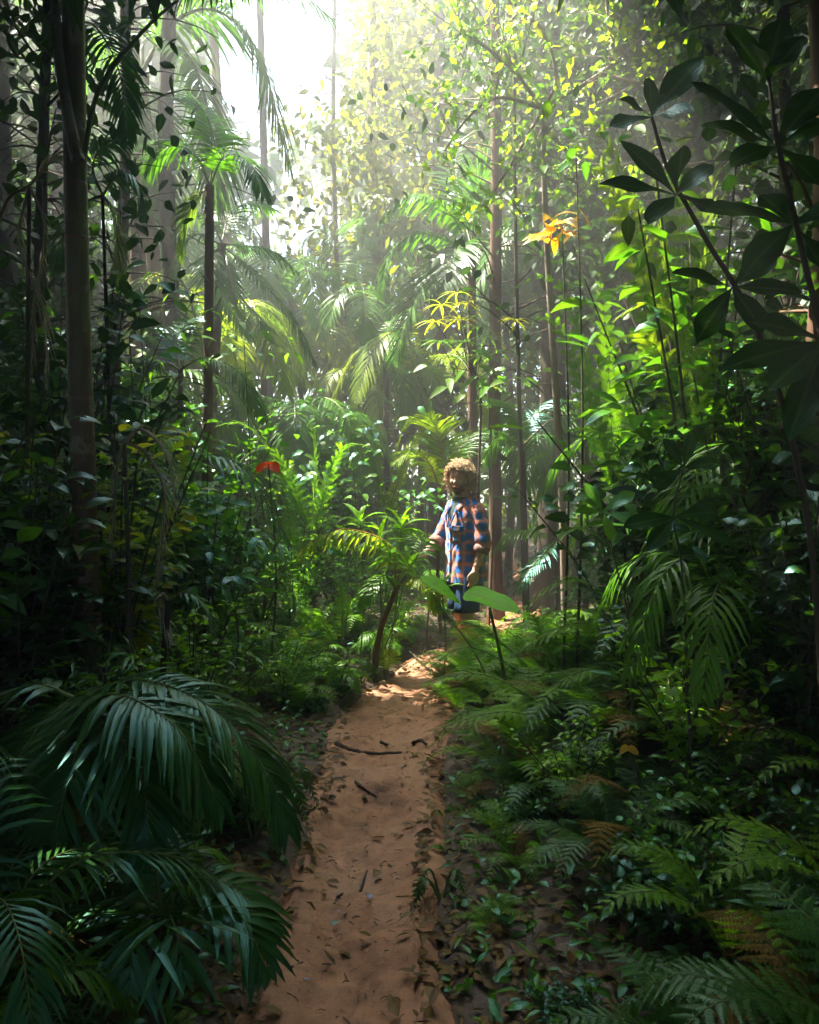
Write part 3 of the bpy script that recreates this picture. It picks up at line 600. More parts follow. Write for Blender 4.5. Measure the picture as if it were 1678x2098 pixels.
palm((210, 400, 5), [
    dict(p=[(210, 400), (240, 360), (275, 370), (290, 430)], l=.26, n=26, w=.022, d=.9, m='palm_shaded'),
    dict(p=[(210, 400), (230, 430), (240, 490), (235, 560)], l=.26, n=26, w=.022, d=.6, m='palm_yellow'),
    dict(p=[(210, 400), (190, 340), (220, 290), (260, 290)], l=.26, n=26, w=.022, d=.8, m='palm_shaded'),
    dict(p=[(210, 400), (170, 420), (130, 480), (110, 560)], l=.24, n=26, w=.022, d=.5, m='palm_shaded')],
    'dark fine-leaved palm immediately right of the nearest trunk', 'palm_shaded', trunk=(215, 5, .016, .010), tmat='bark')

# --- ferns set out from the photo: hub, then tips
def fern(hub, tips, label, mat='fern', plen=.2, group=None, cat='fern', n=22, dens=11, rmat='rachis'):
    h = at(*hub); b = Vector((h.x, h.y, gz(h.x, h.y) - .02))
    root = empty('fern', b, label, cat, group)
    for t in tips:
        if len(t) == 2: mid, tip = t
        g = G(); Pm, Pt = at(*mid), at(*tip)
        pts = [b, b.lerp(h, .6), Pm, Pt] if h.z > b.z + .25 else [b, Pm, Pt]
        fern_frond(g, localise(pts, b), plen, n, dens, t0=.42 if len(pts) > 3 else .25, rr=.006)
        g.obj('frond', [M[mat], M[rmat]], root)
    return root
fern((1250, 1640, 3.9), [((1010, 1388, 4.0), (832, 1405, 4.0)), ((1060, 1460, 3.7), (868, 1500, 3.6)), ((1130, 1420, 3.9), (1010, 1400, 3.9)), ((1250, 1450, 3.8), (1150, 1380, 3.8))],
     'bright fern reaching its fronds across the path below the man', 'fern', .17)
fern((1190, 1450, 4.7), [((990, 1290, 4.7), (855, 1278, 4.7)), ((980, 1330, 4.6), (865, 1375, 4.5)), ((1050, 1300, 4.7), (1000, 1290, 4.6)), ((1100, 1280, 4.8), (1080, 1220, 4.9))],
     'fern with light green fronds hiding the legs of the man', 'fern', .17)
fern((1420, 1420, 4.2), [((1220, 1090, 4.4), (1060, 1185, 4.4)), ((1200, 1190, 4.3), (1030, 1275, 4.3)), ((1210, 1280, 4.2), (1040, 1345, 4.2)), ((1230, 1370, 4.0), (1080, 1440, 4.0)), ((1400, 1150, 4.2), (1280, 1100, 4.3)), ((1520, 1250, 4.0), (1620, 1300, 4.0))],
     'large fern with layered fronds fanning left from the right bank', 'fern', .24)
fern((1480, 1000, 4.6), [((1380, 640, 4.6), (1195, 692, 4.6)), ((1330, 690, 4.5), (1180, 820, 4.4)), ((1450, 650, 4.7), (1380, 560, 4.8)), ((1590, 700, 4.5), (1690, 760, 4.4))],
     'tree fern with a long lime frond over the dark right thicket', 'fern_yellow', .26, cat='tree fern')
fern((1400, 560, 5.1), [((1240, 280, 5.1), (1100, 240, 5.1)), ((1230, 340, 5.0), (1110, 320, 5.0)), ((1320, 250, 5.2), (1240, 215, 5.2)), ((1400, 290, 5.3), (1400, 220, 5.3)), ((1470, 330, 5.1), (1540, 280, 5.1)), ((1480, 400, 5.0), (1575, 340, 5.0)), ((1280, 400, 4.9), (1200, 380, 4.8))],
     'tall tree fern crown of yellow-green fronds in the upper right', 'fern_yellow', .34, cat='tree fern', n=20)
fern((1260, 820, 5.6), [((1150, 590, 5.6), (1010, 612, 5.6)), ((1140, 660, 5.5), (1040, 720, 5.4)), ((1230, 580, 5.7), (1180, 520, 5.8)), ((1330, 640, 5.6), (1400, 700, 5.5))],
     'tree fern with feathery green fronds right of the yellow-tipped plant', 'fern', .26, cat='tree fern')
fern((640, 1010, 7.6), [((520, 880, 7.6), (398, 885, 7.5)), ((560, 920, 7.4), (470, 960, 7.3)), ((640, 870, 7.6), (560, 850, 7.6)), ((700, 920, 7.5), (790, 930, 7.4))],
     'tree fern with flat pale fronds above the left middle thicket', 'fern', .3, cat='tree fern')
fern((790, 960, 8.4), [((830, 870, 8.4), (935, 850, 8.3)), ((760, 880, 8.4), (700, 900, 8.3)), ((860, 890, 8.3), (960, 905, 8.2))],
     'tree fern with sunlit fronds between glare and man', 'fern_yellow', .34, cat='tree fern')
fern((520, 1640, 3.3), [((590, 1590, 3.3), (640, 1720, 3.25)), ((600, 1560, 3.4), (665, 1680, 3.35)), ((560, 1620, 3.2), (570, 1760, 3.15)), ((480, 1600, 3.3), (430, 1660, 3.3)), ((540, 1540, 3.4), (590, 1530, 3.5))],
     'small bluish fern drooping over the left edge of the path', 'fern_shaded', .09)
fern((905, 1800, 2.9), [((870, 1800, 2.85), (835, 1900, 2.8)), ((880, 1780, 2.9), (850, 1830, 2.85)), ((930, 1780, 2.9), (960, 1850, 2.85))],
     'single little fern on the right edge of the near path', 'fern_shaded', .05, n=14, dens=7)
fern((700, 1330, 6.6), [((720, 1230, 6.6), (760, 1290, 6.5)), ((670, 1230, 6.6), (640, 1270, 6.5)), ((700, 1210, 6.6), (680, 1170, 6.7)), ((650, 1260, 6.4), (610, 1300, 6.3))],
     'fern below the arching comb frond on the left bank', 'fern', .13)
fern((790, 1360, 6.3), [((770, 1300, 6.3), (720, 1310, 6.2)), ((810, 1300, 6.3), (850, 1320, 6.2)), ((780, 1290, 6.4), (770, 1270, 6.5)), ((800, 1330, 6.1), (790, 1370, 6.0))],
     'low bright fern where the path bends', 'fern_yellow', .11)
fern((600, 1140, 6.8), [((550, 1060, 6.8), (480, 1000, 6.8)), ((530, 1090, 6.7), (450, 1110, 6.6)), ((590, 1050, 6.9), (570, 1000, 7.0)), ((520, 1140, 6.6), (480, 1190, 6.5))],
     'ladder-leaved fern leaning left of the arching comb frond', 'fern', .14)

# --- rosettes of broad strap leaves
def rosette(px, py, Y, n, L, W, label, mat='broad_lime', group=None, prof='lance', droop=.55, up=.7, stem=.007):
    h = at(px, py, Y); bx = min(h.x, path_c(h.y) - path_w(h.y) - .12) if px < 880 else h.x; b = Vector((bx, h.y, gz(bx, h.y) - .02)); root = empty('leafy_plant', b, label, 'plant', group)
    g = G(); tube(g, spline([b - b, (h - b) * .5 + Vector((.03, 0, 0)), h - b], 12), np.linspace(stem, stem * .6, 12), 6); g.obj('stem', [M['rachis']], root)
    g = G(); az = np.arange(n) * 2.4 + rng.random(); el = np.linspace(.1, 1.3, n)
    D = np.stack([np.cos(az) * np.cos(el), np.sin(az) * np.cos(el), np.sin(el) * up + .15], 1)
    N = np.stack([-np.cos(az) * np.sin(el), -np.sin(az) * np.sin(el), np.cos(el)], 1) + rng.normal(0, .15, (n, 3))
    P = np.tile(np.array(h - b), (n, 1)) - np.array([0, 0, 1]) * (np.linspace(.12, 0, n) * L * 2)[:, None]
    blades(g, P, D, N, L * rng.uniform(.75, 1.1, n), W, droop * rng.uniform(.6, 1.4, n), .28, prof, 7)
    g.obj('foliage', [M[mat]], root); return root
for px, py, Y, n, L, W, lab, m in [
    (738, 1065, 6.6, 9, .26, .062, 'broad strap-leaved plant with pale upright leaves above the arching frond', 'broad_lime'),
    (822, 1075, 6.5, 11, .27, .055, 'broad strap-leaved plant with shining leaves nearest the touched leaf', 'broad_lime'),
    (775, 1110, 6.3, 11, .24, .045, 'lime leafy plant between the two pale strap-leaved plants', 'broad_lime'),
    (835, 1165, 6.2, 12, .24, .05, 'broad-leaved plant whose leaf tips the man touches', 'broad_lime'),
    (800, 1140, 6.0, 10, .22, .045, 'glossy plant just above the red-brown palm base', 'broad'),
    (905, 1205, 5.8, 10, .22, .04, 'green leafy plant in front of the shorts of the man', 'broad_lime'),
    (500, 1330, 4.8, 12, .22, .03, 'narrow-leaved plant with dry leaves on the left bank', 'broad'),
    (395, 1420, 3.9, 11, .22, .022, 'grassy cyan-glinting plant above the near left fronds', 'palm_shaded'),
    (390, 1480, 3.4, 9, .18, .02, 'narrow grassy plant beside the near left fronds', 'palm_shaded')]:
    rosette(px, py, Y, n, L, W, lab, m)

# --- plant with one huge bright leaf in front of the man
def big_leaf():
    b = base_of(1040, 1480, 4.6); root = empty('giant_leaf_plant', b, 'plant with one huge bright green leaf held in front of the man', 'plant')
    g = G(); tube(g, localise(spline([b, at(1035, 1400, 4.6), at(1020, 1320, 4.6), at(1003, 1245, 4.6)], 20), b), np.linspace(.014, .008, 20), 8); g.obj('stem', [M['rachis']], root)
    g = G(); P0, P1 = at(952, 1214, 4.75) - b, at(1072, 1238, 4.40) - b
    blades(g, [P0], [P1 - P0], [(0.15, -.72, .68)], (P1 - P0).length, .17, .12, .14, 'ovate', 16, 0, .18); g.obj('leaf', [M['big_lime']], root)
    g = G(); tube(g, localise(spline([b, at(980, 1350, 4.8), at(900, 1240, 5)], 20), b), np.linspace(.01, .005, 20), 6); g.obj('stem', [M['rachis']], root)
    g = G(); P0, P1 = at(862, 1180, 5.1) - b, at(950, 1222, 4.9) - b
    blades(g, [P0], [P1 - P0], [(0, -.5, .8)], (P1 - P0).length, .10, .2, .15, 'ovate', 10, 0, .1); g.obj('leaf', [M['big_lime']], root)
big_leaf()

# --- whorled big dark leaves near the camera, upper right
def whorl_plant(foot, stemp, whorls, label, mat='broad_shaded', W=.085, prof='obov', r=.012, smat='twig'):
    if foot[2] >= 3: r = .006
    b = base_of(*foot); root = empty('big_leaved_shrub', b, label, 'shrub')
    g = G(); tube(g, localise(spline([b] + pc(stemp), 50), b), np.linspace(r, r * .45, 50), 8, 0, .08)
    for c, tips in whorls:
        pass
    st = g.obj('stem', [M[smat]], root)
    g = G()
    for c, tips in whorls:
        C = at(*c)
        for t in tips:
            T = at(t[0], t[1], t[2]); D = T - C; ww = t[3] if len(t) > 3 else W
            nn = Vector((rnd.uniform(-.3, .3), -.75, .6)) 
            blades(g, [C - b], [D + Vector((0, 0, .12 * D.length))], [nn], D.length * 1.03, ww, .12, .22, prof, 9, 0, .18)
    g.obj('foliage', [M[mat]], root)
whorl_plant((1700, 1700, 2.6), [(1660, 1100, 2.6), (1560, 700, 2.6), (1440, 480, 2.6), (1370, 350, 2.55), (1335, 240, 2.5)], [
    ((1335, 240, 2.5), [(1438, 118, 2.5, .10), (1270, 205, 2.45, .07), (1330, 160, 2.6, .06), (1420, 230, 2.4, .08), (1250, 260, 2.5, .07)]),
    ((1385, 400, 2.55), [(1230, 378, 2.5, .08), (1275, 290, 2.6, .075), (1400, 300, 2.4, .08), (1460, 340, 2.55, .085), (1470, 440, 2.5, .085), (1330, 460, 2.4, .08)]),
    ((1500, 590, 2.6), [(1380, 560, 2.5, .08), (1590, 520, 2.6, .09), (1560, 680, 2.5, .1), (1430, 700, 2.5, .09), (1640, 600, 2.55, .09)])],
    'big-leaved shrub with backlit green top leaf at the upper right', 'broad_shaded', .085)
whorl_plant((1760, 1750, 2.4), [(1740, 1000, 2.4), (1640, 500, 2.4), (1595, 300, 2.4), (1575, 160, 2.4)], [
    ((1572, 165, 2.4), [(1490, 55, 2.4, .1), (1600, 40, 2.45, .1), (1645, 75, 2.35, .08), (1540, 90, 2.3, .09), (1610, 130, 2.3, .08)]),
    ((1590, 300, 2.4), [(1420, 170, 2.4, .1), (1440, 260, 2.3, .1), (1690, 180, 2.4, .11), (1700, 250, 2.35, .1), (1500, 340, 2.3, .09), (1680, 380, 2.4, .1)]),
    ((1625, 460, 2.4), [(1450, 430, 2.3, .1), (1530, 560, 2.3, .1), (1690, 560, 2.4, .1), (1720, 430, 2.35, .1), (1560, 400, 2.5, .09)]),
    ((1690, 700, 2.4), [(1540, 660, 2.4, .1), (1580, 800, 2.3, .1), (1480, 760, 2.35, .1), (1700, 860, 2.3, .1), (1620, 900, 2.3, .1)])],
    'black-green big-leaved shrub silhouetted along the upper right edge', 'broad_shaded', .1)
whorl_plant((1300, 1560, 3.5), [(1290, 1300, 3.5), (1260, 1150, 3.5), (1235, 1050, 3.5)], [
    ((1235, 1050, 3.5), [(1180, 1050, 3.4, .05), (1300, 1010, 3.5, .07), (1255, 1110, 3.4, .06), (1200, 990, 3.6, .06), (1330, 1080, 3.4, .07)])],
    'dim broad-leaved shrub above the layered fern on the right bank', 'broad', .07)
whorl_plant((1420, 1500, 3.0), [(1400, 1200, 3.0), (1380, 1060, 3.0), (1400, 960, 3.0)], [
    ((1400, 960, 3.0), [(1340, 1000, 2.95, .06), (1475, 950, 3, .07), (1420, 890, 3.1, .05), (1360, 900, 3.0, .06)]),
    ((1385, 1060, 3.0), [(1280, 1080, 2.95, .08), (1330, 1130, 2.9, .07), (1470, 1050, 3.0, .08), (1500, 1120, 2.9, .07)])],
    'dim broad-leaved shrub deep in the right shade', 'broad_shaded', .07)

# --- coloured accents
def accent(px, py, Y, n, L, W, mats, label, cat='shrub', spread=.16, stem_mat='twig'):
    h = at(px, py, Y); b = Vector((h.x, h.y, gz(h.x, h.y) - .02)); root = empty('leafy_shrub', b, label, cat)
    g = G(); tube(g, spline([b - b, (h - b) * .5 + Vector((.05, .03, 0)), h - b], 20), np.linspace(.010, .004, 20), 6); g.obj('stem', [M[stem_mat]], root)
    for mi, mt in enumerate(mats):
        g = G(); k = n // len(mats)
        az = rng.uniform(0, 6.28, k); P = np.array(h - b) + rng.normal(0, 1, (k, 3)) * np.array([spread, spread, spread * .6])
        D = np.stack([np.cos(az), np.sin(az), rng.uniform(-.5, .4, k)], 1)
        N = np.stack([rng.normal(0, .3, k), -np.ones(k) * .8, np.ones(k)], 1)
        blades(g, P, D, N, L * rng.uniform(.7, 1.2, k), W, .5, .2, 'ovate', 5, 0, .1)
        g.obj('foliage', [M[mt]], root)
    return root
accent(1152, 465, 5.2, 26, .17, .055, ['orange'], 'shrub tipped with a cluster of orange-yellow leaves', spread=.09)
accent(550, 950, 5.6, 3, .11, .08, ['red'], 'sapling carrying one vivid orange-red leaf above the left thicket', 'sapling', .015)
accent(1000, 775, 7.4, 34, .22, .075, ['small_yellow', 'broad_lime'], 'shrub with large yellow-green toothed leaves above the man', spread=.22)
accent(1180, 300, 5.0, 14, .15, .06, ['small_yellow', 'broad'], 'sapling with drooping yellow leaves under the branch fork', 'sapling', .14)
accent(1290, 1530, 3.2, 3, .07, .035, ['orange'], 'seedling with a red-orange leaf in the dark right undergrowth', 'seedling', .01)
accent(500, 700, 6.8, 22, .13, .055, ['broad_lime'], 'sapling with bright lime leaves left of the hazy trunks', 'sapling', .2)
accent(285, 600, 6.0, 34, .17, .075, ['broad_lime', 'broad'], 'shrub with bright heart leaves right of the nearest trunk', spread=.25)
accent(300, 700, 6.3, 34, .15, .04, ['small_yellow', 'broad_lime'], 'shrub of slim yellow-green leaves beside the nearest trunk', spread=.28)
accent(265, 690, 5.0, 5, .13, .07, ['broad'], 'thin sapling with a single cyan-glinting leaf near the ringed trunk', 'sapling', .1)
accent(420, 1060, 5.2, 20, .16, .055, ['broad'], 'shrub with bluish glossy leaves in the left middle shade', spread=.2)
accent(470, 1180, 4.8, 26, .13, .05, ['broad', 'broad_shaded'], 'low shrub with cyan-glinting leaves on the left bank', spread=.2)
accent(230, 880, 5.2, 18, .18, .07, ['broad'], 'shrub with long green leaves behind the hanging dead fronds', spread=.22)
accent(870, 1010, 7.2, 40, .09, .045, ['broad'], 'small round-leaved shrub left of the head of the man', spread=.14)
accent(640, 960, 7.6, 60, .12, .06, ['broad', 'broad_lime'], 'dense glossy shrub in the middle of the thicket', spread=.3)
accent(720, 900, 8.2, 70, .14, .06, ['broad_lime', 'broad'], 'sunlit shrub below the hazy trunks', spread=.4)

def bamboo_plant():
    h = at(940, 640, 7.6); b = Vector((h.x + .1, h.y, gz(h.x, h.y))); root = empty('slender_leaved_shrub', b, 'shrub with whorls of slim bright yellow leaves above the man', 'shrub')
    g = G(); tube(g, localise(spline([b, at(985, 850, 7.6), at(965, 740, 7.6), at(935, 600, 7.6)], 30), b), np.linspace(.014, .006, 30), 6)
    ws = [((935, 600), 'y'), (( 905, 625), 'y'), ((960, 622), 'y'), ((890, 660), 'y'), ((940, 655), 'y'), ((975, 670), 'g'), ((900, 700), 'g'), ((950, 700), 'g'), ((1000, 690), 'g'), ((930, 735), 'g'), ((985, 730), 'g'), ((1020, 720), 'g'), ((1055, 655), 'y')]
    for (x, y), k in ws: tube(g, localise(spline([at(965, 760, 7.6), at((x + 965) / 2, y + 50, 7.6), at(x, y, 7.5)], 8), b), .004, 5)
    g.obj('stem', [M['twig']], root)
    for key, mt in (('y', 'small_yellow2'), ('g', 'broad_lime')):
        g = G()
        for (x, y), k in ws:
            if k != key: continue
            C = np.array(at(x, y, 7.5) - b); m = 10; az = np.arange(m) * .63 + rng.random()
            D = np.stack([np.cos(az), np.sin(az) * .8, rng.uniform(-.1, .55, m)], 1)
            blades(g, np.tile(C, (m, 1)), D, [(0, -.3, 1)], .24 * rng.uniform(.7, 1.1, m), .026, .5, .2, 'lance', 5)
        g.obj('foliage', [M[mt]], root)
M['small_yellow2'] = leaf_mat('bright_yellow_leaf', [(.25, .34, .02), (.42, .42, .03), (.5, .46, .05)], .5, .4, .4)
bamboo_plant()

# --- slender branched tree with small yellow-green leaves, upper right
def fine_tree():
    Yt = 7.0; b = base_of(1160, 1450, 7.4); root = empty('tree', b, 'slender forking tree with small yellow-green leaves in the upper right', 'tree')
    br = [[(1150, 1000, 7.3), (1120, 500, 7.2), (1112, 222)], [(1112, 222), (1060, 150), (1020, 70), (1005, -40)], [(1112, 222), (1140, 160), (1110, 60), (1050, 10), (1030, -40)],
          [(1112, 222), (1230, 150), (1330, 60), (1400, -60)], [(1112, 222), (1020, 200), (960, 240), (910, 310)], [(1290, 130, 6.6), (1250, 60, 6.6), (1240, -60, 6.6)],
          [(1060, 150), (1000, 100), (950, 70), (930, 80)], [(1230, 150), (1330, 170, 6.8), (1450, 120, 6.8), (1520, 60, 6.8)], [(1112, 222), (1050, 330, 6.8), (990, 420, 6.8), (960, 430, 6.8)], [(1115, 260), (1180, 330, 7.2), (1260, 400, 7.2)]]
    g = G()
    tube(g, localise(spline([b] + pc(br[0], Yt), 30), b), np.linspace(.045, .022, 30), 8, 0, .1)
    for q in br[1:]: tube(g, localise(spline(pc(q, Yt), 24), b), np.linspace(.020, .007, 24), 6, 0, .15)
    C = []
    for q in br[1:]:
        S = spline(pc(q, Yt), 40)
        for k in range(16):
            s = S[rng.integers(3, 40)]; e = s + rng.normal(0, 1, 3) * np.array([.34, .5, .28]); mid = (s + e) / 2 + rng.normal(0, .06, 3)
            tw = spline([s, mid, e], 10); tube(g, localise([Vector(x) for x in tw], b), np.linspace(.005, .0015, 10), 4)
            for j in range(14): C.append(tw[rng.integers(2, 10)] + rng.normal(0, .055, 3))
    g.obj('trunk', [M['pale_twig']], root)
    C = np.array(C) - np.array(b); g = G(); n = len(C)
    D = nrm(rng.normal(0, 1, (n, 3)) + np.array([0, -.2, -.3])); N = nrm(rng.normal(0, .6, (n, 3)) + np.array([0, -.5, .8]))
    blades(g, C, D, N, rng.uniform(.045, .11, n), rng.uniform(.03, .06, n), .25, .15, 'ovate', 3)
    g.obj('crown', [M['small_yellow']], root)
fine_tree()

# --- trunks
def trunk_tree(px, Y, r, label, mat='bark', lean=0, top=-200, group=None, leaves=0, lmat='canopy', y0=-1, name='tree', spread=.9, lsize=.14, lo=.35):
    x = (px - CX) * Y / FPX; b = Vector((x, Y, gz(x, Y) - .1)); root = empty(name, b, label, 'tree', group)
    H = at(px, top, Y).z - b.z; H = min(H, 17)
    pts = [Vector((0, 0, 0)), Vector((lean * .3 + rnd.uniform(-.06, .06), 0, H * .33)), Vector((lean * .7 + rnd.uniform(-.08, .08), rnd.uniform(-.1, .1), H * .66)), Vector((lean, 0, H))]
    P = spline(pts, 60); g = G()
    R = np.interp(np.linspace(0, 1, 60), [0, .03, .1, 1], [r * 1.7, r * 1.25, r, r * .75])
    tube(g, P, R, 14, 0, .10)
    G0 = g
    if leaves:
        g = G(); gb = G0; nc = leaves // 26; Cs = []
        for k in range(nc):
            t = lo + (1 - lo) * rng.random() ** .8; s = P[int(t * 59)]; a = rng.random() * 6.28; rad = spread * (.15 + .85 * rng.random())
            e = s + np.array([math.cos(a) * rad, math.sin(a) * rad, rng.uniform(-.2, .5) * rad]); tube(gb, spline([s, (s + e) / 2 + np.array([0, 0, .12 * rad]), e], 6), np.linspace(.012, .003, 6), 4)
            Cs.append(e + rng.normal(0, 1, (26, 3)) * np.array([.28, .28, .2]) * (.5 + spread * .4))
        C = np.concatenate(Cs)
        for _ in [0]:
            Cw = C + np.array(b); C = C[~lit_mask(Cw) & ~((Cw[:, 2] > 2.0 + .64 * Cw[:, 1]) & (np.abs(Cw[:, 0]) < 5) & (Cw[:, 1] < 15))]
        cloud_leaves(g, C, lsize, lsize * .5, segs=4 if Y < 10 else 3)
        g.obj('crown', [M[lmat]], root)
    G0.obj('trunk', [M[mat]], root)
    return root
# landmark trunks (px, Y, radius, material, lean, leaves, label)
for a in [
    (1017, 9.2, .075, 'bark_brown', -.05, 900, 'brown trunk standing immediately right of the man'),
    (897, 12.5, .13, 'bark', .0, 3600, 'thick dark creeper-clad trunk above the arching palm'),
    (776, 13.5, .085, 'bark_pale', -.1, 2600, 'pale lichened trunk rising right of the glare'),
    (1128, 9.8, .17, 'bark', .05, 2600, 'thick dark mossy trunk in the shade right of the man'),
    (1078, 8.0, .022, 'bark', -.1, 300, 'thin black stem rising just right of the brown trunk'),
    (690, 15, .05, 'bark', .0, 2000, 'dim trunk in the middle of the light shaft'),
    (790, 15.5, .10, 'bark', .0, 1800, 'stout misty trunk behind the drooping pale palm'),
    (560, 14.5, .08, 'bark', -.3, 0, 'leaning bare trunk at the left side of the light shaft'),
    (495, 13.0, .09, 'bark_brown', -.6, 0, 'reddish trunk leaning left beside the leaning palm'),
    (365, 10.0, .10, 'bark_brown', -.65, 0, 'ochre leaning trunk with bare bark left of the glare'),
    (340, 9.0, .10, 'bark', .1, 1200, 'dark trunk behind the hanging comb frond'),
    (80, 6.0, .05, 'bark', .1, 2000, 'dark trunk at the far left of the nearest trunk'),
    (1290, 9.2, .10, 'bark', .0, 4200, 'dark trunk hidden by foliage in the right thicket'),
    (1440, 8.6, .12, 'bark', -.1, 4600, 'leaf-clad trunk behind the yellow-green tree fern crown'),
    (1600, 5.2, .05, 'bark', .0, 500, 'slim trunk in the black shade at right'),
    (1665, 4.2, .075, 'bark_brown', .0, 400, 'reddish dark trunk at the right edge'),
    (210, 7.2, .06, 'bark', .2, 3000, 'dark leafy trunk just behind the nearest palm'),
    (20, 8.0, .12, 'bark', -.1, 4600, 'dark leafy trunk at the left edge'),
    (130, 9.5, .12, 'bark', .0, 4600, 'dark trunk wrapped in leaves behind the tangled dead palm'),
    (1370, 11.0, .13, 'bark', .0, 4600, 'tall leafy trunk behind the forking yellow-green tree'),
    (1210, 12.5, .10, 'bark', .1, 4600, 'tall leafy trunk behind the orange-leaved shrub')]:
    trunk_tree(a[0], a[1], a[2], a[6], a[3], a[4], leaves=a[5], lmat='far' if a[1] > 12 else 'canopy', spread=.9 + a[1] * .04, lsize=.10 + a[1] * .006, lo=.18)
# far stand of slim trunks
nb = 0
for k in range(9):
    Y = rng.uniform(17, 30); px = 839 + (rng.uniform(-700, 950) if k > 16 else rng.uniform(-330, 120)); X = (px - CX) * Y / FPX
    if 465 < px < 615: continue
    if -5.5 < X < -1.5:
        nb += 1
        if nb > 5: continue
    trunk_tree(px, Y, rng.uniform(.05, .11), 'slim distant trunk fading in the forest haze', ['bark', 'bark_brown', 'bark_pale'][k % 3], rng.uniform(-.5, .5), group='distant slim trunks of the far stand', leaves=0)

# --- library shrubs, ferns and small palms that fill both banks
def lib_shrub(h, r, nst, nl, L, W, mat, prof='ovate', up=.35):
    root = bpy.data.objects.new('shrub', None); col.objects.link(root)
    gs = G(); gl = G()
    for k in range(nst):
        a = rng.random() * 6.28; rr = r * rng.random() ** .6; hh = h * rng.uniform(.5, 1.05)
        leafy_pts = [(0, 0, 0), (math.cos(a) * rr * .35, math.sin(a) * rr * .35, hh * .5), (math.cos(a) * rr, math.sin(a) * rr, hh)]
        P, _ = resample(spline(leafy_pts, 20), 14); tube(gs, P, np.linspace(.009, .003, 14), 5)
        m = nl // nst; tt = rng.uniform(.25, 1, m); i0 = (tt * 13).astype(int); az = rng.random(m) * 6.28
        D = nrm(np.stack([np.cos(az), np.sin(az), rng.uniform(-.3, .6, m) + up], 1)); base = P[i0] + D * rng.uniform(0, .12, (m, 1)) * (.4 + r)
        N = nrm(np.array([0, 0, 1.]) + rng.normal(0, .4, (m, 3)))
        blades(gl, base, D, N, L * rng.uniform(.55, 1.15, m), W * rng.uniform(.7, 1.15, m), rng.uniform(.1, .7, m), .2, prof, 4, 0, .1)
    gs.obj('stem', [M['twig']], root); gl.obj('foliage', [M[mat]], root); return root
M['dead_fern'] = leaf_mat('withered_fern_leaf', [(.07, .045, .02), (.13, .085, .035)], .25, .8, .2, vein=0)
def lib_fern(nf, L, plen, mat, n=20, dens=9):
    root = bpy.data.objects.new('fern', None); col.objects.link(root)
    for k in range(nf):
        a = k * 2.4 + rng.random() * .5; l = L * rng.uniform(.75, 1.1); e = rng.uniform(.35, .8); c, s = math.cos(a), math.sin(a)
        pts = [(0, 0, 0), (c * l * .25, s * l * .25, l * e * .75), (c * l * .65, s * l * .65, l * e * .95), (c * l, s * l, l * e * .6)]
        g = G(); fern_frond(g, pts, plen, n, dens, rr=.004); o = g.obj('frond', [M['dead_fern'] if k == 3 else M[mat], M['rachis_brown'] if k == 3 else M['rachis']], root)
        if k == 3: o['label'] = 'withered brown frond'
    return root
def lib_palm(nf, L, llen, mat, h=.1):
    root = bpy.data.objects.new('small_palm', None); col.objects.link(root)
    g = G(); tube(g, [(0, 0, -.02), (.01, 0, h * .5), (0, 0, h + .03)], .018, 6); g.obj('stem', [M['bark_brown']], root)
    for k in range(nf):
        a = k * 2.4 + rng.random() * .5; l = L * rng.uniform(.75, 1.1); e = rng.uniform(.5, 1.0); c, s = math.cos(a), math.sin(a)
        pts = [(0, 0, h), (c * l * .3, s * l * .3, h + l * e * .8), (c * l * .7, s * l * .7, h + l * e * .8), (c * l, s * l, h + l * e * .35)]
        g = G(); palm_frond(g, pts, llen, 26, .022, .2, .6, .007, .2, s if False else (65, 30), .03, 3); g.obj('frond', [M[mat], M['rachis']], root)
    return root
LIB = {
 'sh_b': lib_shrub(1.3, .55, 12, 420, .13, .055, 'broad'), 'sh_c': lib_shrub(1.8, .7, 14, 520, .15, .06, 'broad', 'ovate', .1),
 'sh_d': lib_shrub(1.0, .5, 12, 500, .08, .038, 'broad_lime'), 'sh_shaded': lib_shrub(1.7, .7, 14, 520, .16, .065, 'broad_shaded'),
 'sh_n': lib_shrub(1.1, .5, 14, 460, .17, .026, 'broad', 'lance', .3), 'sh_y': lib_shrub(1.6, .6, 12, 480, .10, .045, 'small_yellow'),
 'sh_low': lib_shrub(.35, .35, 14, 420, .07, .032, 'broad'), 'sh_lowd': lib_shrub(.35, .35, 14, 420, .07, .032, 'broad_shaded'),
 'fe_a': lib_fern(9, .75, .17, 'fern'), 'fe_b': lib_fern(8, .5, .12, 'fern', 18, 8), 'fe_d': lib_fern(9, .75, .17, 'fern_shaded'), 'fe_y': lib_fern(8, .6, .15, 'fern_yellow'),
 'pa_a': lib_palm(8, .9, .3, 'palm', .3), 'pa_d': lib_palm(8, .9, .3, 'palm_shaded', .3), 'pa_c': lib_palm(7, .55, .2, 'palm')}
LIB['bg_a'] = None
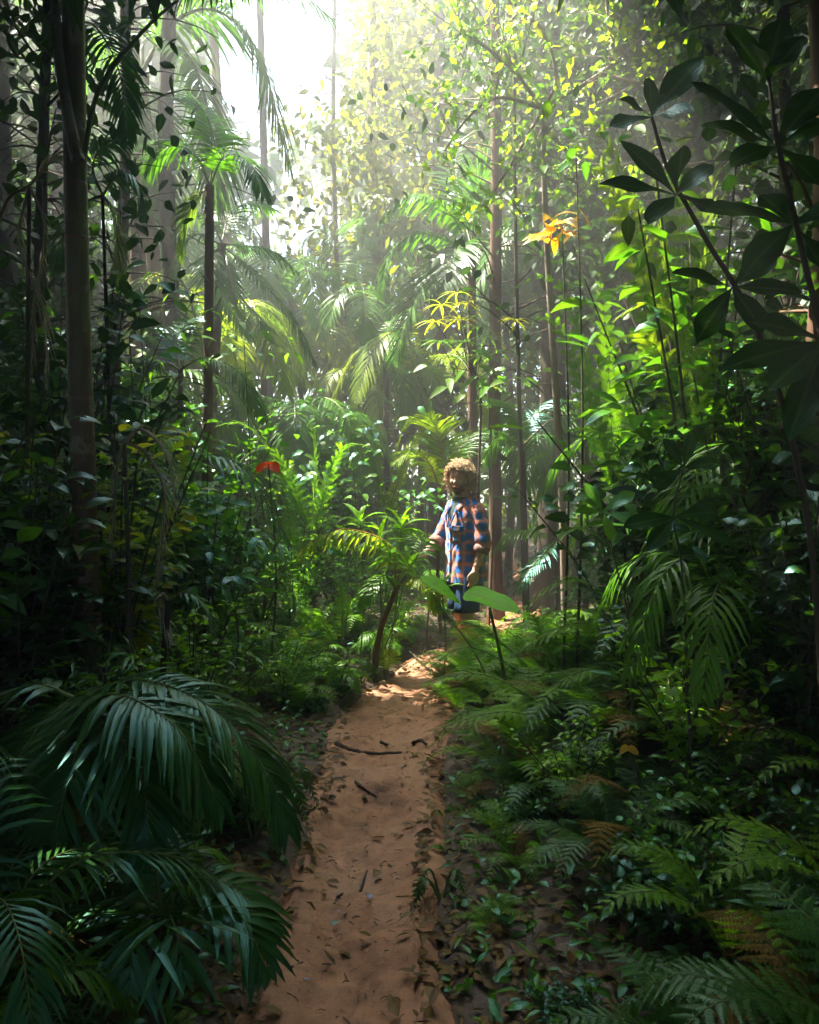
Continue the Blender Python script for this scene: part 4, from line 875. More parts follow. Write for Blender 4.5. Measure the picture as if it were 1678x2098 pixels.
def lib_bigpalm(nf, L, llen, mat, h, r=.07, miss=.03):
    root = bpy.data.objects.new('palm', None); col.objects.link(root)
    g = G(); tube(g, spline([(0, 0, -.1), (.12, 0, h * .5), (0, .05, h)], 24), np.linspace(r, r * .7, 24), 10, 0, .06); g.obj('trunk', [M['bark_brown']], root)
    for k in range(nf):
        a = k * 2.4 + rng.random() * .5; l = L * rng.uniform(.8, 1.1); e = rng.uniform(.05, .75); c, s_ = math.cos(a), math.sin(a)
        pts = [(0, .05, h - .05), (c * l * .28, s_ * l * .28 + .05, h + l * (.18 + e * .4)), (c * l * .65, s_ * l * .65 + .05, h + l * (.05 + e * .45)), (c * l * .95, s_ * l * .95 + .05, h - l * (.40 - e * .3))]
        g = G(); palm_frond(g, pts, llen, 46, .045, .12, .55, .018, .12, (66, 32), miss, 3); g.obj('frond', [M[mat], M['rachis']], root)
    return root
LIB.update({'bg_a': lib_bigpalm(10, 2.2, .62, 'palm', 4.2), 'bg_b': lib_bigpalm(9, 1.9, .55, 'palm_yellow', 3.0, .05), 'bg_c': lib_bigpalm(11, 2.4, .66, 'palm', 6.2, .08), 'bg_d': lib_bigpalm(9, 1.7, .5, 'palm', 1.6, .05)})
USED = set()
KIND = {'bg_a': ('tall background palm', 'palm'), 'bg_b': ('yellow-green background palm', 'palm'), 'bg_c': ('highest background palm', 'palm'), 'bg_d': ('low background palm', 'palm'),
        'sh_b': ('broad-leaved shrub', 'shrub'), 'sh_c': ('tall broad-leaved shrub', 'shrub'), 'sh_d': ('fresh green small-leaved shrub', 'shrub'), 'sh_shaded': ('shade-toned broad-leaved shrub', 'shrub'), 'sh_n': ('narrow-leaved shrub', 'shrub'),
        'sh_y': ('yellow-green small-leaved shrub', 'shrub'), 'sh_low': ('low leafy herb', 'herb'), 'sh_lowd': ('low shade-toned leafy herb', 'herb'), 'fe_a': ('arching green fern', 'fern'), 'fe_b': ('low green fern', 'fern'), 'fe_d': ('dark fern', 'fern'),
        'fe_y': ('yellow-green fern', 'fern'), 'pa_a': ('young green palm', 'palm'), 'pa_d': ('young shade-toned palm', 'palm'), 'pa_c': ('palm seedling', 'palm')}
LANDMARKS = [(160, 500, 'the nearest ringed trunk'), (160, 1150, 'the foot of the nearest ringed trunk'), (330, 1050, 'the hanging dead fronds'), (550, 950, 'the red-orange leaf'), (720, 1100, 'the arching comb frond'),
    (460, 780, 'the drooping comb frond'), (950, 1100, 'the man'), (1000, 1235, 'the huge bright leaf'), (1130, 1200, 'the layered bright fern'), (970, 560, 'the arching palm'), (1020, 1150, 'the brown trunk by the man'),
    (1150, 470, 'the orange leaf cluster'), (1320, 680, 'the long lime frond'), (1385, 400, 'the big dark leaves'), (150, 1430, 'the glossy near palm'), (330, 1860, 'the broad seedling palm'), (600, 1690, 'the little bluish fern'),
    (850, 1850, 'the little path-edge fern'), (760, 1545, 'the long crosswise stick'), (640, 750, 'the hazy bare trunks'), (1290, 1530, 'the red-orange seedling leaf'), (1235, 1050, 'the dim broad-leaved shrub'), (1600, 900, 'the black-green silhouetted shrub'),
    (1600, 1500, 'the foot of the right-edge trunk'), (1180, 1750, 'the litter right of the near path'), (450, 1330, 'the narrow-leaved clump'), (60, 800, 'the tangled dead palm')]
def zone(x, y):
    px, py = CX + x * FPX / y, HZ - (gz(x, y) + .4 - CAMZ) * FPX / y
    px, py = min(max(px, 0), 1678), min(max(py, 0), 2098)
    l = min(LANDMARKS, key=lambda q: (q[0] - px) ** 2 + (q[1] - py) ** 2); dx, dy = px - l[0], py - l[1]
    near = '' if math.hypot(dx, dy) < 130 else 'well '
    rel = ('right of' if dx > 0 else 'left of') if abs(dx) > abs(dy) else ('below' if dy > 0 else 'above')
    return f'{near}{rel} {l[2]}'
def place(k, x, y, s=1.0, sz=None):
    proto = LIB[k]
    o = proto if k not in USED else copy_tree(proto)
    USED.add(k); o.location = (x, y, gz(x, y) - .02); o.rotation_euler = (rng.uniform(-.08, .08), rng.uniform(-.08, .08), rng.random() * 6.28); o.scale = (s, s, sz or s)
    z = zone(x, y); lab, cat = KIND[k]
    tag(o, f'{lab} {z}', cat, f'{lab}s {z}')
    return o
for k, px, Y, s_ in [('bg_d', 560, 10.5, 1.0), ('bg_d', 690, 10.8, .9), ('bg_b', 620, 13, 1.0), ('bg_a', 520, 13.5, 1.0), ('bg_a', 700, 15, .95), ('bg_c', 860, 14.5, .9), ('bg_b', 880, 11.6, .9), ('bg_a', 1040, 13.5, 1.05),
                   ('bg_c', 420, 15.5, .9), ('bg_b', 430, 10.5, 1.0), ('bg_d', 310, 8.8, 1.0), ('bg_a', 330, 12.5, 1.0), ('bg_b', 250, 11, 1.1), ('bg_d', 180, 8.5, 1.0), ('bg_c', 180, 14, 1.0), ('bg_a', 60, 11, 1.0),
                   ('bg_c', 760, 18, 1.0), ('bg_d', 1180, 10.5, 1.1), ('bg_a', 1190, 12, 1.1), ('bg_c', 1060, 17, 1.0), ('bg_b', 760, 12.2, .8)]:
    place(k, (px - CX) * Y / FPX, Y, s_)

for i in range(30):      # wall of growth on the right, darkened by shade-coloured copies
    y = rng.uniform(3.4, 6.6); x = rng.uniform(.24, .60) * y + .15
    place(['sh_shaded', 'sh_c', 'fe_d', 'sh_shaded', 'pa_a'][i % 5], x, y, rng.uniform(1.1, 1.55) * (.75 if y < 4.2 else 1), rng.uniform(1.2, 1.7) * (.75 if y < 4.2 else 1))
for i in range(20):      # and on the left behind the nearest trunk
    y = rng.uniform(4.8, 7.5); x = -rng.uniform(.26, .60) * y
    place(['sh_shaded', 'sh_c', 'pa_d', 'sh_b'][i % 4], x, y, rng.uniform(1.0, 1.4), rng.uniform(1.0, 1.5))
for i in range(20):      # low growth over the litter at the lower right and left
    y = rng.uniform(2.0, 3.6); sd = 1 if i % 4 else -1; x = sd * rng.uniform(.42, 1.0) * y * .55 + (.25 if sd > 0 else -.4)
    place(['fe_d', 'sh_lowd', 'fe_a', 'sh_low'][i % 4], x, y, rng.uniform(.55, .95))

def scatter():
    n = 0
    for i in range(620):
        y = 1.6 + 13 * rng.random() ** 1.15; sd = 1 if rng.random() < .5 else -1
        halfw = min(6.5, .62 * y + 1.0)
        off = rng.random() ** 1.25 * halfw + .16
        x = path_c(y) + sd * (path_w(y) + off)
        if abs(x) > .60 * y + .9: continue
        shade = abs(x - .0) > 1.0 + y * .16 or y < 3.2  # growth here mostly takes the copies with shade in their colour
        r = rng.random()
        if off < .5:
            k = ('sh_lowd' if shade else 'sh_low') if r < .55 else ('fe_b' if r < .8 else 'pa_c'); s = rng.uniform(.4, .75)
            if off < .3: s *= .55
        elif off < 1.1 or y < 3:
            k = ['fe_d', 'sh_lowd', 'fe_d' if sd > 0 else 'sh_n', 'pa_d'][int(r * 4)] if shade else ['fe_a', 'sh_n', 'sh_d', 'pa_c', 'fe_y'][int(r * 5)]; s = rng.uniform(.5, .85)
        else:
            k = ['sh_shaded', 'sh_shaded', 'pa_d', 'fe_d', 'sh_c', 'sh_b'][int(r * 6)] if shade else ['sh_b', 'sh_c', 'sh_y', 'fe_a', 'pa_a', 'sh_d'][int(r * 6)]; s = rng.uniform(.7, 1.15)
        if sd > 0 and y > 6 and y < 8.2 and off < 1.3: continue
        if sd > 0 and k == 'pa_d': k = 'fe_d'
        if sd > 0 and y < 5.5 and k in ('sh_n', 'sh_shaded', 'sh_c') and rng.random() < .7: k = 'fe_d'; s = .9
        if sd > 0 and k == 'sh_y' and x > 1.4: k = 'sh_shaded'
        # keep the view of the man free
        px = CX + x * FPX / y
        h = {'sh_b': 1.3, 'sh_c': 1.8, 'sh_d': 1.0, 'sh_shaded': 1.7, 'sh_n': 1.1, 'sh_y': 1.6}.get(k, .7) * s
        py = HZ - (gz(x, y) + h - CAMZ) * FPX / y
        if y < 7.2 and 780 < px < 1110 and py < 1260: continue
        if y < 4.2 and 560 < px < 930: continue
        if y < 6.5 and abs(px - 839) < 420 and py < 1130: continue
        place(k, x, y, s); n += 1
        if n > 285: break
scatter()
for i in range(34):      # ferns layered on the right bank and in front of the legs of the man
    y = rng.uniform(3.3, 6.4); x = path_c(y) + path_w(y) + rng.uniform(.25, 2.2)
    k = ['fe_a', 'fe_b', 'fe_y', 'fe_a'][i % 4]; place('fe_d' if (y < 4.6 or x > 1.5) and i % 4 < 3 else k, x, y, rng.uniform(.55, .95))
for x, y, k, s_ in [(.40, 6.0, 'fe_a', .5), (.58, 6.2, 'fe_y', .6), (.30, 5.85, 'fe_b', .6), (.42, 5.75, 'fe_a', .6), (.34, 5.3, 'fe_b', .6), (.62, 5.6, 'fe_a', .7), (.80, 5.2, 'fe_a', .8), (.95, 5.9, 'fe_b', .9), (.55, 5.1, 'fe_b', .7), (.66, 6.1, 'fe_b', .8), (1.2, 5.5, 'fe_a', .9)]: place(k, x, y, s_)
for x, y, k, s_ in [(.52, 6.05, 'fe_y', .75), (.28, 6.0, 'fe_b', .7), (.70, 5.9, 'fe_a', .8), (.45, 5.55, 'fe_a', .65), (.25, 5.6, 'fe_b', .5)]: place(k, x, y, s_)
for i in range(44):      # leafy edge of the left bank below the arching frond
    y = rng.uniform(4.9, 7.6); x = path_c(y) - path_w(y) - .12 - 1.9 * rng.random() ** 1.2
    k = ['sh_low', 'fe_b', 'sh_n', 'fe_a', 'sh_low', 'pa_c', 'sh_d'][i % 7]; place(k, x, y, rng.uniform(.4, .62) if path_c(y) - x < .9 else rng.uniform(.5, .8))

# ground cover and litter that nobody could count
def ground_cover():
    g = G(); n = 24000; P = []
    while len(P) < n:
        y = 1.5 + 14 * rng.random() ** 1.3; x = rng.uniform(-.62, .62) * (y + 1.2); d = abs(x - path_c(y)) - path_w(y)
        if d < .02 + .12 * (vnoise(x, y, 3, 2) + .3): continue
        if rng.random() > min(1, d * 3 + .3): continue
        P.append((x, y, gz(x, y) + rng.random() ** 2 * .14 * min(1, d * 3)))
    P = np.array(P); a = rng.random(n) * 6.28; D = np.stack([np.cos(a), np.sin(a), rng.uniform(.0, .9, n)], 1)
    blades(g, P, D, nrm(rng.normal(0, .4, (n, 3)) + np.array([0, 0, 1])), rng.uniform(.03, .10, n), rng.uniform(.012, .035, n), .4, .2, 'ovate', 3)
    tag(g.obj('ground_cover', [M['broad']]), 'low carpet of little green leaves covering both banks', None, None, 'stuff')
    g = G(); n = 15000; P = []
    while len(P) < n:
        y = 1.4 + 11 * rng.random() ** 1.5; x = path_c(y) + rng.normal(0, 1) * (.9 + .1 * y); d = abs(x - path_c(y)) - path_w(y)
        if d < -.05 and rng.random() > .03 + .12 * max(0, d + .16) * 6 + .06 * max(0, vnoise(x, y, 2, 9)): continue
        P.append((x, y, gz(x, y) + .006 + rng.random() * .012))
    P = np.array(P); a = rng.random(n) * 6.28; D = np.stack([np.cos(a), np.sin(a), rng.uniform(-.02, .25, n)], 1)
    blades(g, P, D, nrm(rng.normal(0, .3, (n, 3)) + np.array([0, 0, 1])), rng.uniform(.025, .085, n), rng.uniform(.012, .04, n), rng.uniform(-.3, .5, n), .3, 'ovate', 3)
    tag(g.obj('leaf_litter', [M['litter']]), 'scattered dead brown leaves lying on the soil and the path edges', None, None, 'stuff')
    g = G()
    for k in range(700):
        y = 1.8 + 6.5 * rng.random() ** 1.4; x = path_c(y) + rng.normal(0, .26); a = rng.random() * 6.28; L = rng.uniform(.008, .035); z = path_z(x, y) + .004 if abs(x - path_c(y)) < path_w(y) else gz(x, y) + .004
        tube(g, [(x, y, z), (x + math.cos(a) * L * .5, y + math.sin(a) * L * .5, z + .004), (x + math.cos(a) * L + .004, y + math.sin(a) * L, z)], rng.uniform(.0008, .0022), 4)
    tag(g.obj('twig_debris', [M['twig']]), 'tiny dark twig crumbs strewn over the clay path', None, None, 'stuff')
ground_cover()

def stick(pts, r, label, mat='twig'):
    P = []
    for px, py in pts:
        Y = CAMZ * FPX / (py - HZ); x = (px - CX) * Y / FPX; P.append(Vector((x, Y, path_z(x, Y) + r * 1.2)))
    b = P[0].copy(); g = G(); S = spline(localise(P, b), 24); S[:, 2] += rng.normal(0, r * .2, 24)
    tube(g, S, np.linspace(r, r * .5, 24), 7, 0, .3); tag(g.obj('stick', [M[mat]], None, b), label, 'stick')
stick([(688, 1538), (730, 1548), (775, 1546), (823, 1548)], .012, 'long dark stick lying crosswise on the middle of the path')
stick([(728, 1612), (750, 1628), (772, 1640)], .009, 'short dark stick slanting down from the left path edge')
stick([(780, 1520), (795, 1530)], .010, 'stubby black stick just above the long crosswise stick')
stick([(738, 1832), (745, 1810), (752, 1790)], .006, 'thin pale-brown twig pointing up the near path')
stick([(590, 2003), (605, 1995), (620, 1980)], .007, 'curved black twig at the lower left of the path')
stick([(690, 1838), (702, 1832)], .006, 'small black twig in the middle of the near path')
stick([(846, 1528), (860, 1524), (875, 1534)], .012, 'crooked dark stub on the right of the middle path')
stick([(840, 1358), (900, 1390), (960, 1425), (1010, 1470)], .007, 'thin dark stick crossing behind the bright fern fronds')
def single(px, py, L, W, mat, label, az=.5, el=.2):
    Y = CAMZ * FPX / (py - HZ); x = (px - CX) * Y / FPX; b = Vector((x, Y, gz(x, Y) + .012)); g = G()
    blades(g, [(0, 0, 0)], [(math.cos(az), math.sin(az), el)], [(0, 0, 1)], L, W, el * 1.3, .35, 'ovate', 8, 0, .3)
    tag(g.obj('fallen_leaf', [M[mat]], None, b), label, 'leaf')
M['teal'] = leaf_mat('blue_green_leaf', [(.01, .16, .12), (.02, .22, .2)], .1, .3, .6)
M['blue'] = leaf_mat('blue_grey_leaf', [(.06, .11, .22), (.10, .18, .34)], .05, .3, .6, vein=0)
single(680, 1892, .035, .022, 'teal', 'teal green leaf lying on the near path')
single(755, 1855, .035, .025, 'blue', 'blue-grey curled leaf on the near path above the teal one', 1.2, .4)
single(695, 1870, .018, .010, 'blue', 'tiny blue leaf scrap left of the blue-grey curled leaf', 2.)
single(620, 2025, .028, .010, 'blue', 'bright blue scrap at the bottom left of the path', .2)
single(618, 1588, .04, .018, 'orange', 'yellow leaf on the dark left shoulder of the path', .1)
single(955, 1563, .05, .024, 'orange', 'orange-yellow leaf on the right shoulder of the path', 2.4)
single(730, 1412, .09, .045, 'litter', 'large curled tan leaf at the top left edge of the path', .2, .4)
single(945, 1738, .06, .025, 'orange', 'orange dead leaf in the litter right of the near path', .3)
single(805, 1722, .07, .02, 'litter', 'long dark curled leaf on the right half of the path', .6, .4)
single(850, 1560, .07, .04, 'litter', 'crumpled dark leaf beside the crooked stub', 1.6, .6)

# ------------------------------------------------------------------ the man
def skin_mat():
    m, nt, N, L, out = new_mat('skin'); tc = N.new('ShaderNodeTexCoord'); nz = N.new('ShaderNodeTexNoise'); nz.inputs['Scale'].default_value = 28; L.new(tc.outputs['Object'], nz.inputs['Vector'])
    rp = ramp(N, [(.35, (.50, .26, .18)), (.65, (.64, .38, .28))]); L.new(nz.outputs['Fac'], rp.inputs[0])
    p = N.new('ShaderNodeBsdfPrincipled'); p.inputs['Roughness'].default_value = .5; p.inputs['Subsurface Weight'].default_value = .12; p.inputs['Subsurface Radius'].default_value = (.012, .005, .003); p.inputs['Subsurface Scale'].default_value = 1
    L.new(rp.outputs[0], p.inputs['Base Color']); L.new(p.outputs[0], out.inputs[0]); return m
def plaid_mat():
    m, nt, N, L, out = new_mat('plaid_flannel'); tc = N.new('ShaderNodeTexCoord'); sp = N.new('ShaderNodeSeparateXYZ'); L.new(tc.outputs['UV'], sp.inputs[0])
    def mth(op, a, b=None, c=None):
        n = N.new('ShaderNodeMath'); n.operation = op
        for i, v in enumerate((a, b, c)):
            if v is None: continue
            if isinstance(v, (int, float)): n.inputs[i].default_value = v
            else: L.new(v, n.inputs[i])
        return n.outputs[0]
    def stripe(o, per, lo, hi, soft=.06, off=0.0):
        f = mth('FRACT', mth('ADD', mth('DIVIDE', o, per), off)); d = mth('ABSOLUTE', mth('SUBTRACT', f, .5))
        mr = N.new('ShaderNodeMapRange'); mr.inputs[1].default_value = lo; mr.inputs[2].default_value = lo + soft; mr.inputs[3].default_value = 1; mr.inputs[4].default_value = 0; L.new(d, mr.inputs[0]); return mr.outputs[0]
    wn_ = N.new('ShaderNodeTexNoise'); wn_.inputs['Scale'].default_value = 7; wn_.inputs['Detail'].default_value = 3; L.new(tc.outputs['Object'], wn_.inputs['Vector'])
    ws = N.new('ShaderNodeSeparateXYZ'); L.new(wn_.outputs['Color'], ws.inputs[0])
    U = mth('MULTIPLY_ADD', ws.outputs[0], .05, sp.outputs[0]); V = mth('MULTIPLY_ADD', ws.outputs[1], .05, sp.outputs[1]); per = .093
    su, sv = stripe(U, per, .28, 0), stripe(V, per, .28, 0)
    tu, tv = stripe(U, per, .04, 0, .03, .5), stripe(V, per, .04, 0, .03, .5)
    def mix(a, b, f):
        n = N.new('ShaderNodeMixRGB'); L.new(f, n.inputs[0])
        for i, v in ((1, a), (2, b)):
            if isinstance(v, tuple): n.inputs[i].default_value = (*v, 1)
            else: L.new(v, n.inputs[i])
        return n.outputs[0]
    base = mix((.62, .14, .07), (.27, .15, .16), mth('MULTIPLY', mth('MAXIMUM', su, sv), .8))
    base = mix(base, (.008, .13, .40), mth('MULTIPLY', su, sv))
    base = mix(base, (.62, .42, .36), mth('MULTIPLY', mth('MAXIMUM', tu, tv), .3))
    nz = N.new('ShaderNodeTexNoise'); nz.inputs['Scale'].default_value = 9; nz.inputs['Detail'].default_value = 5; L.new(tc.outputs['Object'], nz.inputs['Vector'])
    r = ramp(N, [(.3, (.75, .75, .75)), (.7, (1.15, 1.15, 1.15))]); L.new(nz.outputs['Fac'], r.inputs[0])
    mm = N.new('ShaderNodeMixRGB'); mm.blend_type = 'MULTIPLY'; mm.inputs[0].default_value = .8; L.new(base, mm.inputs[1]); L.new(r.outputs[0], mm.inputs[2])
    p = N.new('ShaderNodeBsdfPrincipled'); p.inputs['Roughness'].default_value = .9; p.inputs['Specular IOR Level'].default_value = .15; p.inputs['Sheen Weight'].default_value = .3; L.new(mm.outputs[0], p.inputs['Base Color'])
    bp = N.new('ShaderNodeBump'); bp.inputs['Strength'].default_value = .3; bp.inputs['Distance'].default_value = .03; L.new(nz.outputs['Fac'], bp.inputs['Height']); L.new(bp.outputs[0], p.inputs['Normal'])
    L.new(p.outputs[0], out.inputs[0]); return m
M['skin'] = skin_mat(); M['plaid'] = plaid_mat()
M['tee'] = solid_mat('dark_green_cotton', [(.03, .05, .045), (.05, .075, .065)], 30, .9)
M['shorts'] = solid_mat('navy_cotton', [(.01, .03, .07), (.015, .05, .11)], 20, .85)
M['hair'] = solid_mat('golden_brown_hair', [(.34, .21, .11), (.62, .44, .25), (.82, .66, .44)], 22, .45, spec=.5)
M['beard'] = solid_mat('brown_beard_hair', [(.12, .06, .03), (.26, .15, .075)], 30, .6)
M['inner'] = solid_mat('shirt_lining', [(.20, .11, .10), (.30, .17, .14)], 20, .9)
M['eye'] = solid_mat('eye', [(.5, .47, .44), (.55, .52, .5)], 5, .2, spec=.6); M['iris'] = solid_mat('iris', [(.02, .012, .008), (.03, .02, .012)], 20, .15, spec=.6)
M['sandal'] = solid_mat('dark_sandal', [(.01, .02, .025), (.02, .05, .055)], 20, .6); M['cord'] = solid_mat('dark_cord', [(.015, .01, .01), (.03, .02, .02)], 40, .7)
M['lip'] = solid_mat('lip', [(.36, .12, .09), (.42, .16, .12)], 40, .5)

def ring_loft(g, rings, mat=0, n=40, v0=0, wrinkle=0.0, seed=0.0, cap=False):
    """rings: (centre, axis_u, axis_v, a, b) ; closed elliptical loft with UV in metres"""
    ths = np.linspace(0, 2 * np.pi, n + 1); V = np.zeros((len(rings), n + 1, 3)); UV = np.zeros((len(rings), n + 1, 2)); v = v0
    for i, (c, u, w, a, b) in enumerate(rings):
        c, u, w = np.array(c, float), np.array(u, float), np.array(w, float)
        for j, t in enumerate(ths):
            tt = 0 if j == n else t; e = .85
            cx = np.sign(np.cos(tt)) * abs(np.cos(tt)) ** e; sy = np.sign(np.sin(tt)) * abs(np.sin(tt)) ** e
            p = c + u * a * cx + w * b * sy
            if wrinkle:
                q = Vector(p) ; k = noise.noise(q * 9 + Vector((seed, 0, q.z * 6))) + .6 * noise.noise(Vector((q.x * 22, q.y * 22, q.z * 9 + seed)))
                p = c + (p - c) * (1 + wrinkle * k / max(.05, (a + b) / 2))
            V[i, j] = p; UV[i, j] = (t / (2 * np.pi) * np.pi * (a + b) if False else t / (2 * np.pi), 0)
        if i: v += np.linalg.norm(np.array(rings[i][0]) - np.array(rings[i - 1][0]))
        UV[i, :, 1] = v
    circ = np.pi * np.mean([r[3] + r[4] for r in rings]); circ = round(circ / .093) * .093; UV[..., 0] *= circ
    idx = np.arange(V.shape[0] * (n + 1)).reshape(V.shape[0], n + 1)
    F = np.stack([idx[:-1, :-1], idx[:-1, 1:], idx[1:, 1:], idx[1:, :-1]], -1)
    return V, F, UV

def limb(g, pts, rad, sides=16, flat=None):
    P = np.asarray([tuple(p) for p in pts]); n = 26; S = spline(P, n); R = np.interp(np.linspace(0, 1, n), np.linspace(0, 1, len(rad)), rad); R = R.copy(); 
    e = np.sqrt(np.clip(1 - (np.clip((np.arange(n) - (n - 3)) / 2.2, 0, 1)) ** 2, .03, 1)); R2 = R * e; R2[0] *= .6
    S = np.vstack([S[0] - (S[1] - S[0]) * .1, S, S[-1] + (S[-1] - S[-2]) * .08]); R2 = np.concatenate([[.0004], R2, [.0004]])
    tube(g, S, R2, sides)

def man():
    mx, my = at(952, 1375, 6.62).x, 6.62
    fz = gz(mx, my) + .012
    root = empty('person', (mx, my, fz), 'bearded man in open plaid shirt and dark shorts reaching to touch a leaf', 'person')
    root.rotation_euler = (0, 0, math.radians(-60))
    # local frame: front = -Y, his left = +X, z up from the ground
    hy = math.radians(36)
    hc = Vector((.0, -.050, 1.605)); Rz = lambda v: Vector((v[0] * math.cos(hy) - v[1] * math.sin(hy), v[0] * math.sin(hy) + v[1] * math.cos(hy), v[2])) * 1.06 + hc
    g = G()
    # head
    nu, nv = 48, 40; V = np.zeros((nv + 1, nu + 1, 3))
    for i in range(nv + 1):
        ph = math.pi * i / nv; zz = -math.cos(ph)
        for j in range(nu + 1):
            th = 2 * math.pi * j / nu; x = math.cos(th) * math.sin(ph); y = math.sin(th) * math.sin(ph); z = zz
            X, Yv, Z = x * .076, y * .096, z * .118
            fr = max(0, -y)                                  # how far forward
            if z < -.1: X *= 1 - .28 * (-z - .1); Yv = Yv * (1 - .12 * (-z - .1)) - .004
            if fr > .25 and z < .1: Yv *= 1.0 - .03
            if z < -.45 and y > 0: Yv *= .62; Z += .018
            f = lambda cx, cz, sx, sz: math.exp(-((X - cx) / sx) ** 2 - ((Z - cz) / sz) ** 2) * (1 if y < 0 else 0)
            Yv -= .030 * f(0, -.032, .013, .016) + .018 * f(0, -.006, .008, .024)   # nose
            Yv -= .009 * f(0, .028, .045, .011)                                       # brow
            Yv += .012 * (f(.030, .006, .016, .013) + f(-.030, .006, .016, .013))     # sockets
            Yv -= .006 * f(0, -.060, .022, .008) + .010 * f(0, -.098, .022, .018)     # mouth, chin
            Yv += .005 * f(0, -.078, .02, .006)
            Yv -= .005 * (f(.042, -.025, .016, .018) + f(-.042, -.025, .016, .018))   # cheekbones
            V[i, j] = Rz((X, Yv, Z))
    idx = np.arange((nv + 1) * (nu + 1)).reshape(nv + 1, nu + 1)
    g.add(V, np.stack([idx[:-1, :-1], idx[:-1, 1:], idx[1:, 1:], idx[1:, :-1]], -1))
    # ears
    for s in (-1, 1):
        limb(g, [Rz((s * .070, .005, -.035)), Rz((s * .080, .015, -.005)), Rz((s * .080, .020, .022)), Rz((s * .072, .008, .03))], [.008, .011, .012, .008], 10)
    limb(g, [(0, .01, 1.36), (0, -.005, 1.45), (0, -.025, 1.53), (.0, -.04, 1.60)], [.075, .060, .058, .055], 20)
    # torso under the clothes
    ax, ay = (1, 0, 0), (0, 1, 0)
    V_, F_, _ = ring_loft(g, [((0, 0, z), ax, ay, a, b) for z, a, b in [(.78, .0004, .0004), (.80, .14, .10), (.90, .155, .11), (1.05, .14, .10), (1.2, .165, .115), (1.30, .17, .11), (1.37, .15, .09), (1.45, .08, .06), (1.46, .0004, .0004)]], n=32); g.add(V_, F_)
    # arms: right (far side) reaches forward, left hangs
    Rsh, Rel, Rwr = Vector((-.180, .0, 1.335)), Vector((-.225, -.11, 1.085)), Vector((-.160, -.325, .955))
    Lsh, Lel, Lwr = Vector((.183, .01, 1.335)), Vector((.232, .03, 1.07)), Vector((.222, -.045, .855))
    def arm(sh, el, wr):
        limb(g, [sh, sh.lerp(el, .5), el, el.lerp(wr, .3), el.lerp(wr, .7), wr, wr + (wr - el).normalized() * .04], [.052, .046, .040, .042, .032, .026, .030], 16)
    arm(Rsh, Rel, Rwr); arm(Lsh, Lel, Lwr)
    def hand(wr, d, palm_n, side, curls, scale=1.0):
        """d: hand direction, palm_n: normal out of the palm, side: direction towards the thumb"""
        d, palm_n, side = d.normalized(), palm_n.normalized(), side.normalized()
        # palm
        rows = []
        for t, wd, th in [(-.02, .0004, .0004), (0, .024, .018), (.25, .034, .019), (.6, .041, .017), (.95, .040, .013), (1.05, .030, .008), (1.06, .0004, .0004)]:
            rows.append((wr + d * (.095 * t) , side, palm_n, wd * scale, th * scale))
        V2, F2, _ = ring_loft(g, rows, n=20); g.add(V2, F2)
        for k, (off, ln) in enumerate([(.030, .070), (.010, .078), (-.010, .072), (-.029, .058)]):
            c = curls[k]; p = wr + d * (.088 if k in (1, 2) else .083) + side * off; pts = [p - d * .02]; ang = 0.15; cur = p
            pts.append(p)
            for seg, fr in ((0, .44), (1, .31), (2, .25)):
                ang += c * (1 if seg else .8); dr = d * math.cos(ang) + palm_n * math.sin(ang); cur = cur + dr * ln * fr; pts.append(cur)
            limb(g, pts, [.0095, .0095, .0088, .0080, .0066], 10)
        p = wr + d * .022 + side * .026; p2 = p + (side * .55 + d * .75 + palm_n * .35).normalized() * .038; p3 = p2 + (d * .9 + palm_n * .55 - side * .1).normalized() * .030; p4 = p3 + (d * .85 + palm_n * .6 - side * .25).normalized() * .022
        limb(g, [p - side * .012, p, p2, p3, p4], [.013, .014, .0115, .010, .0075], 10)
    rd = (Vector((-.11, -.475, .905)) - Rwr); hand(Rwr, rd, Vector((.25, -.1, -.95)), Vector((.85, -.35, .3)), (.75, .55, .6, .65))
    ld = Vector((-.02, -.12, -.98)); hand(Lwr, ld, Vector((-.95, .1, -.1)), Vector((-.15, -1, .0)), (.35, .4, .45, .5))
    # legs
    for s, ky, fy in ((-1, -.03, .10), (1, -.03, -.05)):
        hip, kn, an = Vector((s * .09, 0, .86)), Vector((s * .105, ky + fy * .5, .48)), Vector((s * .11, fy + .03, .085))
        limb(g, [hip, hip.lerp(kn, .5), kn, kn.lerp(an, .3), kn.lerp(an, .75), an, an - Vector((0, 0, .03))], [.088, .076, .055, .056, .038, .036, .036], 18)
        limb(g, [an + Vector((0, .035, -.045)), an + Vector((0, -.02, -.04)), an + Vector((s * .01, -.09, -.055)), an + Vector((s * .012, -.155, -.062))], [.032, .036, .032, .026], 14)
        for k in range(5): limb(g, [an + Vector((s * (.03 - k * .013) * -1, -.13, -.066)), an + Vector((s * (.036 - k * .014) * -1, -.165 - .012 * (2 - abs(k - 1)), -.072)), an + Vector((s * (.036 - k * .014) * -1, -.185 - .012 * (2 - abs(k - 1)), -.074))], [.010, .011 if k else .013, .009], 8)
    body = g.obj('body', [M['skin']], root)
    md = body.modifiers.new('Remesh', 'REMESH'); md.mode = 'VOXEL'; md.voxel_size = .0042; md.use_smooth_shade = True
    sm = body.modifiers.new('Smooth', 'SMOOTH'); sm.iterations = 3; sm.factor = .5
